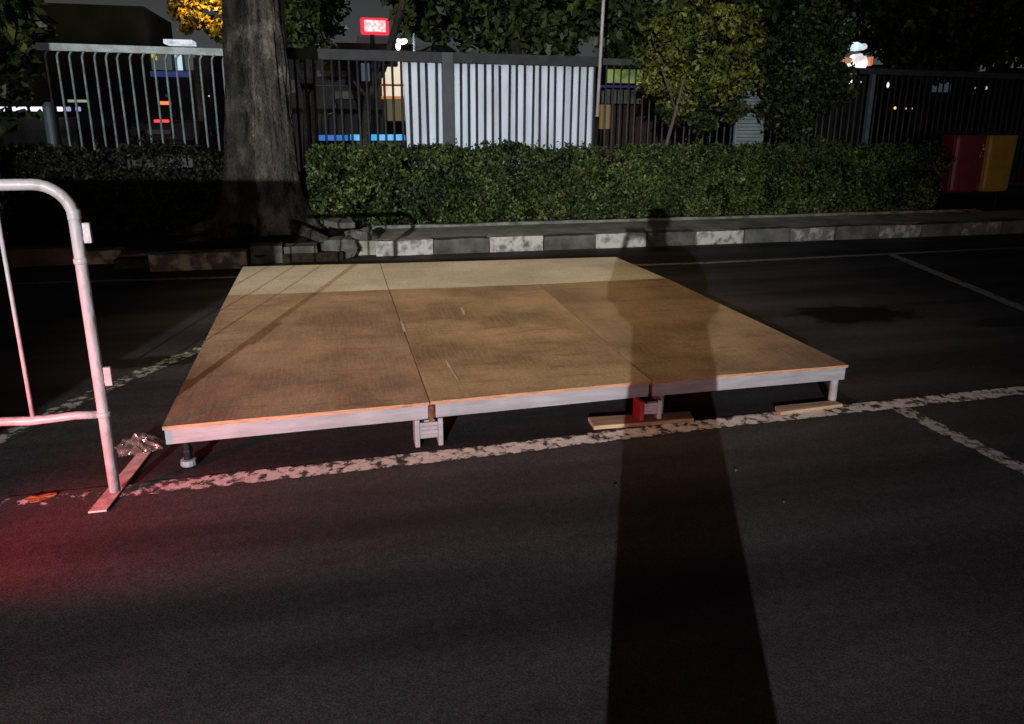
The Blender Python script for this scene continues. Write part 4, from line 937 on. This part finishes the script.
t = thing('added_shop_front', 'added unseen shop with a glowing window, carrying the frontal fill behind the photographer', 'building', (-1, -27, 0))  # unseen shop made up to house the frontal fill
bm = BM(); box(bm, -7, 5, -31, -25.6, 0, 4.2); obj('wall', bm, M['bldg'], t)
bm = BM(); box(bm, -3, 1, -25.58, -25.5, 1.2, 3.4); obj('window', bm, em('added_window_glow', (1, .93, .85), 1.5), t)  # glowing window added to go with the fill
bm = BM(); box(bm, -7.2, 5.2, -25.9, -24.9, 4.22, 4.4); obj('canopy', bm, M['fencegrey'], t)
def van():
    x0, x1, y0, y1 = -4.05, -2.08, -8.4, -3.35
    t = thing('parked_van', 'white van parked outside the picture with red tail lights on', 'van', ((x0+x1)/2, (y0+y1)/2, 0))
    bm = BM(); prism_x(bm, [(y1, .35), (y1, 1.1), (y1-.1, 2.05), (y1-.3, 2.12), (y0+1.4, 2.12), (y0+.9, 1.95), (y0+.35, 1.25), (y0, 1.05), (y0, .35)], x0, x1); obj('body', bm, M['vanpaint'], t, bevel=.06)
    for xx, s in ((x0, 1), (x1-.2, 0)):
        for yy in (y1-1.0, y0+.9):
            bm = BM(); tube(bm, [(xx-.02 if s else xx+.02, yy, .33), (xx+.2 if s else xx+.23, yy, .33)], .33, 20); w = obj('wheel', bm, M['rubber'], t)
    bm = BM(); prism_x(bm, [(y1+.002, 1.2), (y1+.02, 1.2), (y1-.075, 1.9), (y1-.09, 1.9)], x0+.2, x1-.2); obj('rear_window', bm, M['glass'], t)
    for xx in (x0+.08, x1-.22):
        bm = BM(); box(bm, xx, xx+.14, y1+.002, y1+.03, .75, 1.05); obj('tail_light', bm, em('van_tail_red', (1, .02, .03), 4), t, bevel=.01)
    for xx in (x0, x1):
        bm = BM(); box(bm, xx-.004 if xx == x0 else xx+.001, xx-.001 if xx == x0 else xx+.004, y0+1.2, y0+2.2, 1.2, 1.85); obj('side_window', bm, M['glass'], t)
    th = -R(13.6); piv = Vector((-1.93, -3.35, 0)); c0 = Vector(((x0+x1)/2, (y0+y1)/2, 0)); d = Vector((x1, y1, 0))-c0
    t.rotation_euler.z = th; t.location = piv - Matrix.Rotation(th, 3, 'Z') @ d
van()
t = thing('warning_beacon', 'red warning beacon standing on the asphalt outside the picture, left of the barrier', 'beacon', (-1.05, -.95, 0))
bm = BM(); prism(bm, [(-1.05+.12*math.cos(k*math.pi/4), -.95+.12*math.sin(k*math.pi/4)) for k in range(8)], 0, .04); obj('base', bm, M['rubber'], t)
bm = BM(); tube(bm, [(-1.05, -.95, .04), (-1.05, -.95, .18)], [.07, .05], 16); obj('stem', bm, M['rubber'], t)
bm = BM(); tube(bm, [(-1.05, -.95, .18), (-1.05, -.95, .23)], .045, 16); obj('lamp', bm, em('beacon_red', (1, .05, .08), 6), t)
bl = bpy.data.lights.new('beacon_light_source', 'SPOT'); bl.energy = 170; bl.color = (1.0, .03, .045); bl.shadow_soft_size = .03; bl.spot_size = R(80); bl.spot_blend = 1.0
bo = bpy.data.objects.new('beacon_light_source', bl); COL.objects.link(bo); bo.location = (-1.05, -.95, .42)
bo.rotation_euler = (Vector((.55, .1, .25))-bo.location).to_track_quat('-Z', 'Y').to_euler()
lamp('tail_light_source', (-1.95, -3.1, .8), 45, (1.0, .04, .06), .08)

# photographer (casts the long shadow over the stage)
def person():
    base = Vector((.885, -3.72, 0)); ca, sa = math.cos(YAW), math.sin(YAW)
    def Lc(a, b, z): return (base.x+a*ca+b*sa, base.y-a*sa+b*ca, z)
    t = thing('person', 'person in dark clothes holding up a phone to photograph the stage', 'person', tuple(base))
    def skin(name, verts, edges, m, root=0, sub=2):
        me = bpy.data.meshes.new(name); off = origin(t)
        me.from_pydata([tuple(Vector(Lc(*v[:3]))-off) for v in verts], edges, []); me.materials.append(m)
        o = bpy.data.objects.new(name, me); COL.objects.link(o); o.parent = t
        sk = o.modifiers.new('Skin', 'SKIN'); sk.use_smooth_shade = True
        for i, v in enumerate(verts): me.skin_vertices[0].data[i].radius = (v[3], v[4] if len(v) > 4 else v[3])
        me.skin_vertices[0].data[root].use_root = True
        ss = o.modifiers.new('Sub', 'SUBSURF'); ss.levels = ss.render_levels = sub
        return o
    K = 1.065
    V = [(0, 0, .93*K, .14, .11), (0, 0, 1.12*K, .13, .10), (0, 0, 1.33*K, .15, .10), (0, 0, 1.44*K, .06, .06), (0, .02, 1.50*K, .05, .05), (0, .03, 1.58*K, .075, .09), (0, .02, 1.68*K, .07, .085)]
    E_ = [(0, 1), (1, 2), (2, 3), (3, 4), (4, 5), (5, 6)]
    def add(v, p): V.append(v); E_.append((p, len(V)-1)); return len(V)-1
    for s in (-1, 1):
        h = add((s*.10, 0, .85*K, .09), 0); kn = add((s*.11, .02, .48*K, .06), h); an = add((s*.11, -.02, .09, .04), kn); add((s*.12, .14, .04, .035), an)
        hx = -.125+s*.085
        sh = add((s*.19, 0, 1.38*K, .05), 2)
        el = add((-.29 if s < 0 else .27, .12, 1.24, .04), sh); wr = add((hx+s*.02, .26, 1.50, .026), el); pa = add((hx, .29, 1.56, .03, .018), wr)
        for k in range(4):
            f1 = add((hx-s*.012, .305, 1.60-.019*k, .009), pa); add((hx-s*.035, .318, 1.603-.019*k, .008), f1)
        th = add((hx+s*.004, .27, 1.60, .010), pa); add((hx-s*.02, .285, 1.615, .009), th)
    skin('body', V, E_, M['skin'])
    V2 = [(0, 0, .84, .165, .13), (0, 0, 1.10, .15, .12), (0, 0, 1.38, .17, .125), (0, 0, 1.50, .10, .09)]; E2 = [(0, 1), (1, 2), (2, 3)]
    for s in (-1, 1):
        V2.append((s*.18, 0, 1.45, .09)); E2.append((2, len(V2)-1)); V2.append((-.24 if s < 0 else .27, .10, 1.27, .115)); E2.append((len(V2)-2, len(V2)-1)); V2.append((-.20 if s < 0 else .06, .20, 1.42, .06)); E2.append((len(V2)-2, len(V2)-1))
    skin('jacket', V2, E2, M['cloth'])
    bm = BM(); n = 32; rings = []
    for (z, a_, b_) in ((1.0, .185, .12), (1.18, .19, .12), (1.22, .27, .12), (1.28, .31, .12), (1.37, .29, .115), (1.45, .25, .10), (1.50, .19, .09), (1.54, .08, .07)):
        rings.append([bm.verts.new(Lc(a_*math.cos(2*math.pi*k/n), b_*math.sin(2*math.pi*k/n)-.01, z+.008*math.sin(k*2.1))) for k in range(n)])
    for q in range(len(rings)-1):
        for k in range(n): bm.faces.new((rings[q][k], rings[q][(k+1) % n], rings[q+1][(k+1) % n], rings[q+1][k]))
    bm.faces.new(rings[0][::-1]); bm.faces.new(rings[-1]); obj('shadow_shawl', bm, M['cloth'], t, smooth=True)  # unseen wrap added, shaped to widen the cast shadow at the elbows
    bm = BM(); n = 36; rings = []
    for (z, a_, b_) in ((1.0, .19, .12), (.85, .20, .13), (.5, .205, .14), (.12, .205, .15), (.10, .20, .145)):
        rings.append([bm.verts.new(Lc((a_+.008*math.sin(k*2.6))*math.cos(2*math.pi*k/n), (b_+.008*math.sin(k*2.6))*math.sin(2*math.pi*k/n), z)) for k in range(n)])
    for q in range(len(rings)-1):
        for k in range(n): bm.faces.new((rings[q][k], rings[q][(k+1) % n], rings[q+1][(k+1) % n], rings[q+1][k]))
    bm.faces.new(rings[0][::-1]); bm.faces.new(rings[-1]); obj('sarong', bm, M['cloth2'], t, smooth=True)
    bm = BM(); ball(bm, Lc(0, .0, 1.765), .1, 3, (1, 1.05, .95)); obj('hair', bm, M['hair'], t, smooth=True)
    bm = BM(); ball(bm, Lc(0, .125, 1.69), .016, 2, (1, 1, 1.5)); obj('nose', bm, M['skin'], t, smooth=True)
    bm = BM(); ball(bm, Lc(0, .115, 1.645), .018, 2, (1.3, .4, .35)); obj('mouth', bm, M['redbin'], t, smooth=True)
    for s in (-1, 1):
        bm = BM(); ball(bm, Lc(s*.03, .108, 1.71), .011, 2); obj('eye', bm, M['frame'], t)
        bm = BM(); ball(bm, Lc(s*.085, .02, 1.695), .025, 2, (.4, .7, 1.2)); obj('ear', bm, M['skin'], t, smooth=True)
        bm = BM(); ball(bm, Lc(s*.12, .07, .05), .07, 3, (.75, 1.9, .7)); obj('shoe', bm, M['rubber'], t, smooth=True)
    bm = BM(); bmesh.ops.create_cube(bm, size=1)
    ctr = CP - fw*.028
    bmesh.ops.transform(bm, verts=bm.verts, matrix=Matrix(((rt.x*.16, up.x*.075, fw.x*.009, ctr.x), (rt.y*.16, up.y*.075, fw.y*.009, ctr.y), (rt.z*.16, up.z*.075, fw.z*.009, ctr.z), (0, 0, 0, 1))))
    o = obj('mobile_phone', bm, M['blackmetal'], at=tuple(ctr)); tag(o, 'black phone held sideways in both hands of the photographer', 'phone')
person()
